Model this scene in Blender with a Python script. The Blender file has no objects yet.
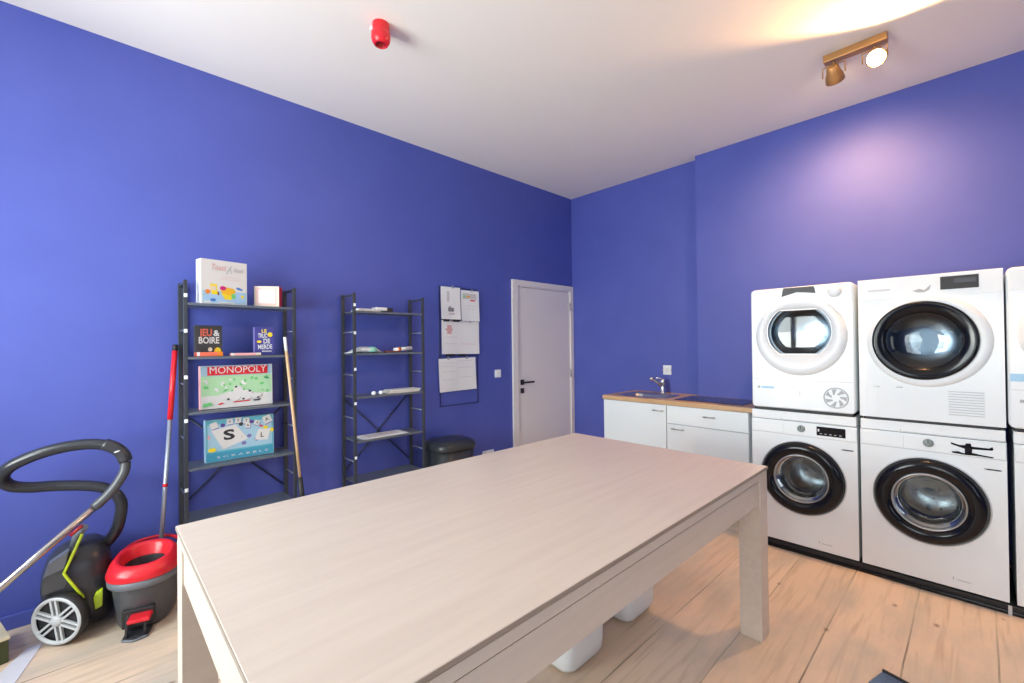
import bpy, bmesh, math, random
from mathutils import Vector, Matrix
random.seed(7)
C = bpy.context.scene
COL = C.collection
PI = math.pi

# ------------------------------------------------------------------ camera
F_PX = 438.74
CAM_H = 1.43
cam_d = bpy.data.cameras.new('camera')
cam = bpy.data.objects.new('camera', cam_d)
COL.objects.link(cam)
cam_d.sensor_fit = 'HORIZONTAL'
cam_d.sensor_width = 36.0
cam_d.lens = 36.0 * F_PX / 1024.0
cam_d.clip_start = 0.02
yaw, pitch, roll = [math.radians(a) for a in (46.465, 0.469, -0.643)]
fw = Vector((math.cos(yaw) * math.cos(pitch), math.sin(yaw) * math.cos(pitch), math.sin(pitch)))
rt = fw.cross(Vector((0, 0, 1))).normalized()
up = rt.cross(fw)
r2 = rt * math.cos(roll) + up * math.sin(roll)
u2 = -rt * math.sin(roll) + up * math.cos(roll)
M = Matrix((r2, u2, -fw)).transposed().to_4x4()
M.translation = Vector((0, 0, CAM_H))
cam.matrix_world = M
C.camera = cam

# ------------------------------------------------------------------ view, world, light
C.view_settings.view_transform = 'Standard'
C.view_settings.look = 'None'
C.view_settings.gamma = 1
C.view_settings.use_curve_mapping = False
C.view_settings.exposure = 0.55
w = bpy.data.worlds.new('sky'); C.world = w
w.use_nodes = True
w.node_tree.nodes['Background'].inputs[0].default_value = (0.78, 0.88, 1.0, 1)
w.node_tree.nodes['Background'].inputs[1].default_value = 1.6
try:
    C.cycles.max_bounces = 10
    C.cycles.diffuse_bounces = 6
    C.cycles.use_denoising = True
    C.cycles.caustics_reflective = False
    C.cycles.caustics_refractive = False
    C.cycles.sample_clamp_indirect = 6
except Exception:
    pass

def area(name, loc, rot, sx, sy, power, col):
    d = bpy.data.lights.new(name, 'AREA'); d.shape = 'RECTANGLE'; d.size = sx; d.size_y = sy
    d.energy = power; d.color = col
    o = bpy.data.objects.new(name, d); COL.objects.link(o)
    o.location = loc; o.rotation_euler = rot
    return o
# daylight through the windows of the wall behind the camera (light enters along +X)
WIN = [(-0.90, 0.35), (1.35, 2.85)]
WZ = (0.75, 2.85)
DAY = (0.90, 0.97, 0.96)
for (a, b), p, q in zip(WIN, (22, 92), (9, 34)):
    # sky light comes in slanting down, an added fill lamp slants up to brighten the ceiling
    area('daylight_sky', (-1.78, (a + b) / 2, (WZ[0] + WZ[1]) / 2), (0, math.radians(-90 + 16), 0), WZ[1] - WZ[0], b - a, p, DAY)
    area('ceiling_fill', (-1.74, (a + b) / 2, 1.3), (0, math.radians(-90 - 40), 0), 0.8, b - a, q, (0.98, 0.97, 0.88))
# a third, shaded window in the right-hand wall
WIN3 = (-0.6, 1.2)
area('daylight', ((WIN3[0] + WIN3[1]) / 2, -2.90, (WZ[0] + WZ[1]) / 2), (PI / 2, 0, 0), WIN3[1] - WIN3[0], WZ[1] - WZ[0], 5, DAY)

def spot(name, loc, target, power, angle, blend, col, r=0.03):
    d = bpy.data.lights.new(name, 'SPOT'); d.energy = power; d.color = col
    d.spot_size = math.radians(angle); d.spot_blend = blend; d.shadow_soft_size = r
    o = bpy.data.objects.new(name, d); COL.objects.link(o)
    o.location = loc
    o.rotation_euler = (Vector(target) - Vector(loc)).to_track_quat('-Z', 'Y').to_euler()
    return o

# ------------------------------------------------------------------ materials
def mat(name, col, rough=0.5, metal=0.0, spec=0.5, coat=0.0, emit=None, es=1.0, alpha=None):
    m = bpy.data.materials.new(name); m.use_nodes = True
    b = m.node_tree.nodes['Principled BSDF']
    b.inputs['Base Color'].default_value = (*col, 1)
    b.inputs['Roughness'].default_value = rough
    b.inputs['Metallic'].default_value = metal
    b.inputs['Specular IOR Level'].default_value = spec
    b.inputs['Coat Weight'].default_value = coat
    b.inputs['Coat Roughness'].default_value = 0.05
    if emit:
        b.inputs['Emission Color'].default_value = (*emit, 1)
        b.inputs['Emission Strength'].default_value = es
    if alpha is not None:
        b.inputs['Alpha'].default_value = alpha
    return m

def noise_mat(name, c1, c2, scale=8.0, rough=0.6, bump=0.0, stretch=(1, 1, 1), detail=4, lo=0.35, hi=0.65, spec=0.4, metal=0.0):
    m = mat(name, c1, rough, metal, spec)
    n = m.node_tree; nd = n.nodes; lk = n.links
    b = nd['Principled BSDF']
    tc = nd.new('ShaderNodeTexCoord'); mp = nd.new('ShaderNodeMapping'); mp.inputs['Scale'].default_value = stretch
    ns = nd.new('ShaderNodeTexNoise'); ns.inputs['Scale'].default_value = scale; ns.inputs['Detail'].default_value = detail
    rp = nd.new('ShaderNodeValToRGB')
    rp.color_ramp.elements[0].position = lo; rp.color_ramp.elements[0].color = (*c1, 1)
    rp.color_ramp.elements[1].position = hi; rp.color_ramp.elements[1].color = (*c2, 1)
    lk.new(tc.outputs['Object'], mp.inputs[0]); lk.new(mp.outputs[0], ns.inputs['Vector'])
    lk.new(ns.outputs['Fac'], rp.inputs[0]); lk.new(rp.outputs[0], b.inputs['Base Color'])
    if bump:
        bp = nd.new('ShaderNodeBump'); bp.inputs['Strength'].default_value = bump; bp.inputs['Distance'].default_value = 0.01
        lk.new(ns.outputs['Fac'], bp.inputs['Height']); lk.new(bp.outputs[0], b.inputs['Normal'])
    return m

def floor_material():
    m = mat('old_floorboards', (0.6, 0.42, 0.27), 0.42, 0, 0.45)
    n = m.node_tree; nd = n.nodes; lk = n.links; b = nd['Principled BSDF']
    tc = nd.new('ShaderNodeTexCoord')
    mp = nd.new('ShaderNodeMapping'); mp.inputs['Location'].default_value = (0.9, 0.05, 0)
    lk.new(tc.outputs['Object'], mp.inputs[0])
    br = nd.new('ShaderNodeTexBrick')
    br.offset = 0.37; br.inputs['Scale'].default_value = 1.0
    br.inputs['Brick Width'].default_value = 7.0; br.inputs['Row Height'].default_value = 0.29
    br.inputs['Mortar Size'].default_value = 0.004; br.inputs['Mortar Smooth'].default_value = 0.3
    br.inputs['Color1'].default_value = (0.80, 0.635, 0.49, 1); br.inputs['Color2'].default_value = (0.71, 0.555, 0.415, 1)
    sn = nd.new('ShaderNodeTexNoise'); sn.inputs['Scale'].default_value = 1.1; sn.inputs['Detail'].default_value = 4
    lk.new(tc.outputs['Object'], sn.inputs['Vector'])
    sr = nd.new('ShaderNodeValToRGB'); e_ = sr.color_ramp.elements
    e_[0].position = 0.40; e_[0].color = (0.16, 0.11, 0.075, 1); e_[1].position = 0.60; e_[1].color = (0.66, 0.55, 0.38, 1)
    lk.new(sn.outputs['Fac'], sr.inputs[0]); lk.new(sr.outputs[0], br.inputs['Mortar'])
    dn = nd.new('ShaderNodeTexNoise'); dn.inputs['Scale'].default_value = 1.7; dn.inputs['Detail'].default_value = 5
    lk.new(tc.outputs['Object'], dn.inputs['Vector'])
    dm_ = nd.new('ShaderNodeVectorMath'); dm_.operation = 'MULTIPLY_ADD'; dm_.inputs[1].default_value = (0.0, 0.014, 0.0); 
    lk.new(dn.outputs['Color'], dm_.inputs[0]); lk.new(mp.outputs[0], dm_.inputs[2])
    lk.new(dm_.outputs[0], br.inputs['Vector'])
    # long grain streaks
    mg = nd.new('ShaderNodeMapping'); mg.inputs['Scale'].default_value = (0.9, 14, 1)
    lk.new(tc.outputs['Object'], mg.inputs[0])
    g = nd.new('ShaderNodeTexNoise'); g.inputs['Scale'].default_value = 2.2; g.inputs['Detail'].default_value = 8; g.inputs['Distortion'].default_value = 0.6
    lk.new(mg.outputs[0], g.inputs['Vector'])
    gr = nd.new('ShaderNodeValToRGB'); gr.color_ramp.elements[0].position = 0.28; gr.color_ramp.elements[0].color = (0.74, 0.68, 0.62, 1)
    gr.color_ramp.elements[1].position = 0.50; gr.color_ramp.elements[1].color = (1.05, 1.03, 1.0, 1)
    lk.new(g.outputs['Fac'], gr.inputs[0])
    mx = nd.new('ShaderNodeMix'); mx.data_type = 'RGBA'; mx.blend_type = 'MULTIPLY'; mx.inputs[0].default_value = 0.75
    lk.new(br.outputs['Color'], mx.inputs[6]); lk.new(gr.outputs[0], mx.inputs[7])
    # worn grey patches
    wn = nd.new('ShaderNodeTexNoise'); wn.inputs['Scale'].default_value = 2.3; wn.inputs['Detail'].default_value = 6; wn.inputs['Roughness'].default_value = 0.6
    mw = nd.new('ShaderNodeMapping'); mw.inputs['Scale'].default_value = (0.6, 1.4, 1)
    lk.new(tc.outputs['Object'], mw.inputs[0]); lk.new(mw.outputs[0], wn.inputs['Vector'])
    wr = nd.new('ShaderNodeValToRGB'); wr.color_ramp.elements[0].position = 0.44; wr.color_ramp.elements[0].color = (0, 0, 0, 1)
    wr.color_ramp.elements[1].position = 0.66; wr.color_ramp.elements[1].color = (0.85, 0.85, 0.85, 1)
    lk.new(wn.outputs['Fac'], wr.inputs[0])
    m2 = nd.new('ShaderNodeMix'); m2.data_type = 'RGBA'
    lk.new(wr.outputs[0], m2.inputs[0]); lk.new(mx.outputs[2], m2.inputs[6]); m2.inputs[7].default_value = (0.54, 0.48, 0.39, 1)
    # knots and nail marks
    vo = nd.new('ShaderNodeTexVoronoi'); vo.inputs['Scale'].default_value = 5.0
    mv = nd.new('ShaderNodeMapping'); mv.inputs['Scale'].default_value = (0.75, 1.3, 1)
    lk.new(tc.outputs['Object'], mv.inputs[0]); lk.new(mv.outputs[0], vo.inputs['Vector'])
    vr = nd.new('ShaderNodeValToRGB'); vr.color_ramp.elements[0].position = 0.04; vr.color_ramp.elements[0].color = (0.30, 0.2, 0.14, 1)
    vr.color_ramp.elements[1].position = 0.10; vr.color_ramp.elements[1].color = (1, 1, 1, 1)
    lk.new(vo.outputs['Distance'], vr.inputs[0])
    m3 = nd.new('ShaderNodeMix'); m3.data_type = 'RGBA'; m3.blend_type = 'MULTIPLY'; m3.inputs[0].default_value = 0.75
    lk.new(m2.outputs[2], m3.inputs[6]); lk.new(vr.outputs[0], m3.inputs[7])
    lk.new(m3.outputs[2], b.inputs['Base Color'])
    bp = nd.new('ShaderNodeBump'); bp.inputs['Strength'].default_value = 0.25; bp.inputs['Distance'].default_value = 0.004
    lk.new(br.outputs['Fac'], bp.inputs['Height']); bp.invert = True
    lk.new(bp.outputs[0], b.inputs['Normal'])
    return m

def oak(name, base, dark, rough=0.38, scale=(1.2, 16, 16)):
    m = mat(name, base, rough, 0, 0.4)
    n = m.node_tree; nd = n.nodes; lk = n.links; b = nd['Principled BSDF']
    tc = nd.new('ShaderNodeTexCoord'); mp = nd.new('ShaderNodeMapping'); mp.inputs['Scale'].default_value = scale
    lk.new(tc.outputs['Object'], mp.inputs[0])
    g = nd.new('ShaderNodeTexNoise'); g.inputs['Scale'].default_value = 2.0; g.inputs['Detail'].default_value = 7; g.inputs['Distortion'].default_value = 0.5
    lk.new(mp.outputs[0], g.inputs['Vector'])
    r = nd.new('ShaderNodeValToRGB'); r.color_ramp.elements[0].position = 0.33; r.color_ramp.elements[0].color = (*dark, 1)
    r.color_ramp.elements[1].position = 0.66; r.color_ramp.elements[1].color = (*base, 1)
    lk.new(g.outputs['Fac'], r.inputs[0]); lk.new(r.outputs[0], b.inputs['Base Color'])
    return m

def thin_glass(name, tint=(0.9, 0.95, 0.95), refl=0.12):
    m = bpy.data.materials.new(name); m.use_nodes = True
    n = m.node_tree; nd = n.nodes; lk = n.links
    nd.remove(nd['Principled BSDF'])
    out = [x for x in nd if x.type == 'OUTPUT_MATERIAL'][0]
    tr = nd.new('ShaderNodeBsdfTransparent'); tr.inputs[0].default_value = (*tint, 1)
    gl = nd.new('ShaderNodeBsdfGlossy'); gl.inputs['Roughness'].default_value = 0.03
    lw = nd.new('ShaderNodeLayerWeight'); lw.inputs[0].default_value = 0.25
    ad = nd.new('ShaderNodeMath'); ad.operation = 'MULTIPLY_ADD'; ad.inputs[1].default_value = 0.6; ad.inputs[2].default_value = refl
    mx = nd.new('ShaderNodeMixShader')
    lk.new(lw.outputs['Fresnel'], ad.inputs[0]); lk.new(ad.outputs[0], mx.inputs[0])
    lk.new(tr.outputs[0], mx.inputs[1]); lk.new(gl.outputs[0], mx.inputs[2]); lk.new(mx.outputs[0], out.inputs[0])
    return m

def drum_material():
    m = mat('perforated_steel', (0.45, 0.47, 0.48), 0.25, 0.85)
    n = m.node_tree; nd = n.nodes; lk = n.links; b = nd['Principled BSDF']
    tc = nd.new('ShaderNodeTexCoord'); vo = nd.new('ShaderNodeTexVoronoi'); vo.inputs['Scale'].default_value = 26
    lk.new(tc.outputs['Object'], vo.inputs['Vector'])
    r = nd.new('ShaderNodeValToRGB'); r.color_ramp.elements[0].position = 0.12; r.color_ramp.elements[0].color = (0.06, 0.06, 0.07, 1)
    r.color_ramp.elements[1].position = 0.2; r.color_ramp.elements[1].color = (0.42, 0.45, 0.47, 1)
    lk.new(vo.outputs['Distance'], r.inputs[0]); lk.new(r.outputs[0], b.inputs['Base Color'])
    return m

MW = noise_mat('blue_wall_paint', (0.074, 0.100, 0.42), (0.080, 0.108, 0.44), 3.0, 0.58, spec=0.5)
MCEIL = noise_mat('white_ceiling_paint', (0.92, 0.88, 0.81), (0.93, 0.89, 0.82), 2.0, 0.9, spec=0.2)
MWHITEWALL = mat('white_wall_paint', (0.80, 0.80, 0.78), 0.8)
MFLOOR = floor_material()
MTABLE = oak('whitewashed_oak', (0.68, 0.60, 0.515), (0.64, 0.555, 0.475), 0.34)
MDOOR = mat('white_door_lacquer', (0.80, 0.77, 0.73), 0.35)
MWHITE = mat('white_enamel', (0.86, 0.91, 0.92), 0.22, 0, 0.5)
MWPLAS = mat('white_plastic', (0.84, 0.89, 0.90), 0.35)
MWGREY = mat('pale_grey_plastic', (0.55, 0.57, 0.58), 0.4)
MLGREY = mat('light_grey_print', (0.42, 0.44, 0.46), 0.5)
MBLACK = mat('black_gloss_plastic', (0.006, 0.007, 0.010), 0.14, 0, 0.35)
MBLACKM = mat('black_matt_plastic', (0.02, 0.02, 0.022), 0.5)
MCHROME = mat('chrome', (0.72, 0.73, 0.74), 0.12, 1.0)
MSTEEL = mat('brushed_steel', (0.55, 0.56, 0.57), 0.28, 1.0)
MDRUM = drum_material()
MGLASS = thin_glass('porthole_glass', (0.66, 0.72, 0.73), 0.09)
MGLASS2 = thin_glass('dryer_glass', (0.60, 0.68, 0.74), 0.04)
MPANE = thin_glass('window_glass', (0.97, 0.98, 0.98), 0.03)
MSHELF = mat('anthracite_steel', (0.045, 0.052, 0.066), 0.42, 0.2, 0.5)
MSHELFB = mat('anthracite_shelf_board', (0.13, 0.155, 0.19), 0.3, 0.2, 0.5)
MRUNG = mat('grey_rung_steel', (0.22, 0.25, 0.32), 0.35, 0.3)
MWOODC = oak('oak_worktop', (0.66, 0.43, 0.24), (0.52, 0.32, 0.16), 0.4, (10, 1.2, 10))
MHOB = mat('black_hob_glass', (0.01, 0.012, 0.02), 0.06, 0, 0.7)
MRED = mat('red_plastic', (0.72, 0.018, 0.03), 0.28)
MREDD = mat('dark_red_plastic', (0.30, 0.006, 0.01), 0.4)
MDG = mat('dark_grey_plastic', (0.075, 0.08, 0.09), 0.35)
MDG2 = mat('charcoal_plastic', (0.035, 0.036, 0.042), 0.3)
MMG = mat('mid_grey_plastic', (0.16, 0.18, 0.21), 0.4)
MLIME = mat('lime_plastic', (0.55, 0.72, 0.03), 0.35)
MHOSE = mat('black_hose', (0.028, 0.03, 0.036), 0.28)
MTUBE = mat('steel_tube', (0.50, 0.46, 0.44), 0.22, 0.9)
MBRASS = mat('bronze_metal', (0.50, 0.27, 0.10), 0.4, 0.5)
MBULB = mat('lamp_glow', (1, 0.8, 0.5), 0.4, emit=(1.0, 0.70, 0.36), es=45)
MALU = mat('anodised_grey_pole', (0.42, 0.46, 0.55), 0.35, 0.5)
MSTICK = oak('beech_stick', (0.72, 0.52, 0.33), (0.6, 0.4, 0.23), 0.5, (10, 10, 1))
MPAPER = mat('white_paper', (0.84, 0.85, 0.84), 0.8)
MPAPER2 = mat('cream_paper', (0.80, 0.74, 0.64), 0.8)
MINK = mat('grey_ink', (0.25, 0.25, 0.27), 0.8)
MINKL = mat('faint_ink', (0.62, 0.58, 0.58), 0.8)
P = {}
def pc(name, col, rough=0.45):
    if name not in P: P[name] = mat('print_' + name, col, rough)
    return P[name]
pc('white', (0.74, 0.75, 0.76)); pc('offwhite', (0.70, 0.70, 0.69)); pc('red', (0.70, 0.025, 0.03)); pc('pink', (0.80, 0.40, 0.40))
pc('palepink', (0.72, 0.42, 0.40)); pc('green', (0.16, 0.60, 0.20)); pc('palegreen', (0.42, 0.70, 0.42)); pc('darkgreen', (0.04, 0.33, 0.14))
pc('sky', (0.36, 0.58, 0.82)); pc('paleblue', (0.36, 0.58, 0.72)); pc('blue', (0.06, 0.20, 0.55)); pc('teal', (0.06, 0.34, 0.50))
pc('yellow', (0.88, 0.68, 0.03)); pc('gold', (0.85, 0.46, 0.02)); pc('orange', (0.80, 0.22, 0.02)); pc('magenta', (0.62, 0.02, 0.18))
pc('black', (0.02, 0.02, 0.025)); pc('charcoal', (0.045, 0.046, 0.05)); pc('purple', (0.10, 0.06, 0.30)); pc('violetblue', (0.06, 0.06, 0.30))
pc('grey', (0.40, 0.41, 0.44)); pc('salmon', (0.80, 0.16, 0.09)); pc('cream', (0.70, 0.60, 0.48)); pc('lavender', (0.20, 0.18, 0.45))
pc('mint', (0.30, 0.68, 0.55)); pc('aqua', (0.12, 0.45, 0.56)); pc('brown', (0.22, 0.06, 0.03)); pc('labelblue', (0.40, 0.66, 0.86))

# ------------------------------------------------------------------ mesh builder
class MB:
    def __init__(s):
        s.bm = bmesh.new(); s.mats = []; s.cur = 0
    def use(s, m):
        if m not in s.mats: s.mats.append(m)
        s.cur = s.mats.index(m); return s
    def face(s, vs, smooth=False):
        try:
            f = s.bm.faces.new(vs)
        except ValueError:
            return None
        f.material_index = s.cur; f.smooth = smooth
        return f
    def box(s, x0, x1, y0, y1, z0, z1, bev=0.0, seg=2, xf=None):
        t = bmesh.new()
        vs = [t.verts.new((x, y, z)) for x in (x0, x1) for y in (y0, y1) for z in (z0, z1)]
        for q in ((0, 1, 3, 2), (4, 6, 7, 5), (0, 4, 5, 1), (2, 3, 7, 6), (0, 2, 6, 4), (1, 5, 7, 3)):
            t.faces.new([vs[i] for i in q])
        if bev > 0:
            bmesh.ops.bevel(t, geom=list(t.edges), offset=bev, segments=seg, profile=0.5, affect='EDGES')
        s.merge(t, xf, smooth=False)
        return s
    def merge(s, t, xf=None, smooth=False):
        bmesh.ops.recalc_face_normals(t, faces=t.faces)
        vm = {}
        for v in t.verts:
            vm[v] = s.bm.verts.new(xf @ v.co if xf else v.co)
        for f in t.faces:
            s.face([vm[v] for v in f.verts], smooth)
        t.free()
    def ring_loft(s, rings, cap0=True, cap1=True, smooth=True, closed=True):
        rv = [[s.bm.verts.new(p) for p in r] for r in rings]
        n = len(rv[0])
        for a, b in zip(rv[:-1], rv[1:]):
            for i in range(n if closed else n - 1):
                j = (i + 1) % n
                s.face([a[i], a[j], b[j], b[i]], smooth)
        if cap0: s.face(list(reversed(rv[0])))
        if cap1: s.face(rv[-1])
        return s
    def tube(s, pts, r, n=12, caps=True, radii=None, smooth_path=0, rib=None):
        pts = [Vector(p) for p in pts]
        if smooth_path: pts = catmull(pts, smooth_path)
        if radii is None: radii = [r] * len(pts)
        if rib:
            pts = resample(pts, rib[0]); radii = [r + rib[1] * (1 if i % 2 else -1) for i in range(len(pts))]
        rings = []
        t0 = (pts[1] - pts[0]).normalized()
        a = t0.orthogonal().normalized()
        for i, p in enumerate(pts):
            if i == 0: t = pts[1] - pts[0]
            elif i == len(pts) - 1: t = pts[-1] - pts[-2]
            else: t = (pts[i + 1] - pts[i]).normalized() + (pts[i] - pts[i - 1]).normalized()
            t.normalize()
            a = (a - t * a.dot(t)).normalized(); b = t.cross(a)
            rings.append([p + (a * math.cos(2 * PI * k / n) + b * math.sin(2 * PI * k / n)) * radii[i] for k in range(n)])
        s.ring_loft(rings, caps, caps)
        return s
    def cyl(s, p0, p1, r0, r1=None, n=20, caps=True):
        return s.tube([p0, p1], r0, n, caps, [r0, r0 if r1 is None else r1])
    def lathe(s, prof, origin, axis='Z', n=48, cap0=False, cap1=False, smooth=True, sx=1, sy=1):
        o = Vector(origin); rings = []
        for r, h in prof:
            ring = []
            for k in range(n):
                a = 2 * PI * k / n; u, v = math.cos(a) * r * sx, math.sin(a) * r * sy
                if axis == 'Z': p = Vector((u, v, h))
                elif axis == 'X': p = Vector((h, u, v))
                else: p = Vector((u, h, v))
                ring.append(o + p)
            rings.append(ring)
        s.ring_loft(rings, cap0, cap1, smooth)
        return s
    def poly(s, pts):
        s.face([s.bm.verts.new(p) for p in pts]); return s
    def prism(s, pts, d, bev=0):
        d = Vector(d); t = bmesh.new()
        a = [t.verts.new(p) for p in pts]; b = [t.verts.new(Vector(p) + d) for p in pts]
        n = len(a)
        for i in range(n): t.faces.new([a[i], a[(i + 1) % n], b[(i + 1) % n], b[i]])
        t.faces.new(list(reversed(a))); t.faces.new(b)
        if bev: bmesh.ops.bevel(t, geom=list(t.edges), offset=bev, segments=2, profile=0.5, affect='EDGES')
        s.merge(t, None, smooth=False)
        return s
    def text(s, body, size, xf, align='CENTER', width=None, shear=0.0, ext=0.0):
        cu = bpy.data.curves.new('lettering', 'FONT'); cu.body = body; cu.size = size; cu.align_x = align
        cu.shear = shear; cu.offset = ext; cu.resolution_u = 3
        ob = bpy.data.objects.new('lettering', cu); COL.objects.link(ob)
        bpy.context.view_layer.update()
        ev = ob.evaluated_get(bpy.context.evaluated_depsgraph_get()); me = ev.to_mesh()
        xs = [v.co.x for v in me.vertices]
        sc = 1.0
        if width and xs and max(xs) > min(xs): sc = width / (max(xs) - min(xs))
        vs = [s.bm.verts.new(xf @ Vector((v.co.x * sc, v.co.y, 0))) for v in me.vertices]
        for p in me.polygons: s.face([vs[i] for i in p.vertices])
        ev.to_mesh_clear()
        bpy.data.objects.remove(ob); bpy.data.curves.remove(cu)
        return s
    def build(s, name, parent=None, loc=None, rot=None, flat=None):
        me = bpy.data.meshes.new(name)
        bmesh.ops.remove_doubles(s.bm, verts=s.bm.verts, dist=1e-6) if False else None
        s.bm.to_mesh(me); s.bm.free()
        for m in s.mats: me.materials.append(m)
        o = bpy.data.objects.new(name, me); COL.objects.link(o)
        if parent: o.parent = parent
        if loc: o.location = loc
        if rot: o.rotation_euler = rot
        return o

def catmull(p, n):
    out = []
    q = [p[0] * 2 - p[1]] + p + [p[-1] * 2 - p[-2]]
    for i in range(1, len(q) - 2):
        a, b, c, d = q[i - 1:i + 3]
        for k in range(n):
            t = k / n
            out.append(0.5 * ((2 * b) + (-a + c) * t + (2 * a - 5 * b + 4 * c - d) * t * t + (-a + 3 * b - 3 * c + d) * t ** 3))
    out.append(p[-1]); return out
def resample(p, step):
    out = [p[0]]; acc = 0
    for a, b in zip(p[:-1], p[1:]):
        L = (b - a).length
        if L == 0: continue
        t = step - acc
        while t <= L:
            out.append(a + (b - a) * (t / L)); t += step
        acc = (acc + L) % step
    return out

def tag(o, label, cat=None, group=None, kind=None):
    if label: o['label'] = label
    if cat: o['category'] = cat
    if group: o['group'] = group
    if kind: o['kind'] = kind
    return o
def thing(name, label, cat, loc=(0, 0, 0), rz=0, group=None):
    o = bpy.data.objects.new(name, None); COL.objects.link(o)
    o.empty_display_size = 0.05
    o.location = loc; o.rotation_euler = (0, 0, rz)
    return tag(o, label, cat, group)
def struct(o):
    o['kind'] = 'structure'; return o
def dup(root, loc, rz=None, label=None):
    r = root.copy(); COL.objects.link(r); r.location = loc
    if rz is not None: r.rotation_euler = (0, 0, rz)
    if label: r['label'] = label
    for ch in list(root.children):
        c = ch.copy(); COL.objects.link(c); c.parent = r
        for g in list(ch.children):
            d = g.copy(); COL.objects.link(d); d.parent = c
    return r

# ------------------------------------------------------------------ room shell
X0, X1, Y0, Y1, ZC, T = -1.55, 4.30, -3.0, 3.43, 3.235, 0.15
def wall_with_holes(name, axis, at, a0, a1, holes, m, thick):
    """wall in plane axis=at spanning a0..a1 and 0..ZC, rectangular holes (lo, hi, z0, z1)"""
    b = MB().use(m)
    cuts = sorted(set([a0, a1] + [h[0] for h in holes] + [h[1] for h in holes]))
    for lo, hi in zip(cuts[:-1], cuts[1:]):
        segs = [(0, ZC)]
        for h in holes:
            if h[0] <= lo and hi <= h[1]: segs = [(0, h[2]), (h[3], ZC)]
        for z0, z1 in segs:
            if axis == 'X': b.box(at, at + thick, lo, hi, z0, z1)
            else: b.box(lo, hi, at, at + thick, z0, z1)
    return struct(b.build(name))
struct(MB().use(MFLOOR).box(X0 - T, X1 + T, Y0 - T, Y1 + T, -0.12, 0).build('floor'))
struct(MB().use(MCEIL).box(X0 - T, X1 + T, Y0 - T, Y1 + T, ZC, ZC + 0.12).build('ceiling'))
struct(MB().use(MW).box(X0 - T, X1 + T, Y1, Y1 + T, 0, ZC).build('wall_left'))
struct(MB().use(MW).box(X1, X1 + T, Y0 - T, Y1, 0, ZC).build('wall_back'))
struct(MB().use(MW).box(4.205, X1, Y0, 1.83, 0, ZC).build('wall_chimney_breast'))
wall_with_holes('wall_front', 'X', X0 - T, Y0 - T, Y1, [(a, b, *WZ) for a, b in WIN], MW, T)
wall_with_holes('wall_right', 'Y', Y0 - T, X0, X1, [(*WIN3, *WZ)], MW, T)
def window(name, axis, at, a, b):
    fr = MB().use(MWPLAS)
    t = 0.06
    def bx(lo, hi, z0, z1):
        if axis == 'X': fr.box(at, at + 0.06, lo, hi, z0, z1, 0.004)
        else: fr.box(lo, hi, at, at + 0.06, z0, z1, 0.004)
    bx(a, a + t, *WZ); bx(b - t, b, *WZ); bx(a + t, b - t, WZ[0], WZ[0] + t); bx(a + t, b - t, WZ[1] - t, WZ[1])
    c = (a + b) / 2; bx(c - 0.035, c + 0.035, WZ[0] + t, WZ[1] - t); bx(a + t, c - 0.035, 2.2, 2.26); bx(c + 0.035, b - t, 2.2, 2.26)
    o = struct(fr.build(name))
    g = MB().use(MPANE)
    if axis == 'X': g.box(at + 0.025, at + 0.031, a + t, b - t, WZ[0] + t, WZ[1] - t)
    else: g.box(a + t, b - t, at + 0.025, at + 0.031, WZ[0] + t, WZ[1] - t)
    g.build('pane', o)
    return o
window('window_1', 'X', X0 - 0.11, *WIN[1]); window('window_2', 'X', X0 - 0.11, *WIN[0]); window('window_3', 'Y', Y0 - 0.11, *WIN3)

def baseboard(name, pts):
    b = MB().use(MW)
    for x0, x1, y0, y1 in pts:
        b.box(x0, x1, y0, y1, 0, 0.074, 0.004)
    return struct(b.build(name))
baseboard('baseboard_left', [(X0, 3.252, Y1 - 0.016, Y1)])
baseboard('baseboard_back', [(X1 - 0.016, X1, 1.832, Y1 - 0.03), (4.189, 4.205, 1.2, 1.82)])

# door in the left wall, tight in the corner
def door():
    fr = MB().use(MDOOR)
    xa, xb, zt = 3.254, 4.296, 2.142
    y = Y1
    fr.box(xa, xa + 0.082, y - 0.022, y, 0, zt, 0.003); fr.box(xb - 0.060, xb, y - 0.022, y, 0, zt, 0.003)
    fr.box(xa + 0.082, xb - 0.060, y - 0.022, y, zt - 0.062, zt, 0.003)
    fr.box(xa + 0.082, xa + 0.092, y - 0.012, y, 0, zt - 0.062); fr.box(xb - 0.068, xb - 0.060, y - 0.012, y, 0, zt - 0.062)
    fr.box(xa + 0.092, xb - 0.068, y - 0.012, y, zt - 0.072, zt - 0.062)
    o = struct(fr.build('door_1'))
    MB().use(MDOOR).box(xa + 0.095, xb - 0.071, y - 0.008, y - 0.001, 0.008, zt - 0.076, 0.001).build('door_leaf', o)
    h = MB().use(MBLACKM)
    h.box(3.37, 3.422, y - 0.017, y - 0.008, 0.992, 1.05, 0.003)
    h.cyl((3.396, y - 0.017, 1.021), (3.396, y - 0.058, 1.021), 0.010)
    h.box(3.385, 3.538, y - 0.066, y - 0.05, 1.011, 1.031, 0.004)
    tag(h.build('door_handle', o), 'matt black lever handle')
    tag(MB().use(MBLACKM).box(3.37, 3.422, y - 0.016, y - 0.008, 0.900, 0.957, 0.003).build('lock_plate', o), 'black square lock plate')
    for z in (1.89, 1.08):
        tag(MB().use(MSTEEL).cyl((4.228, y - 0.026, z - 0.045), (4.228, y - 0.026, z + 0.045), 0.008, n=12).build('hinge', o), 'steel hinge')
door()

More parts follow.
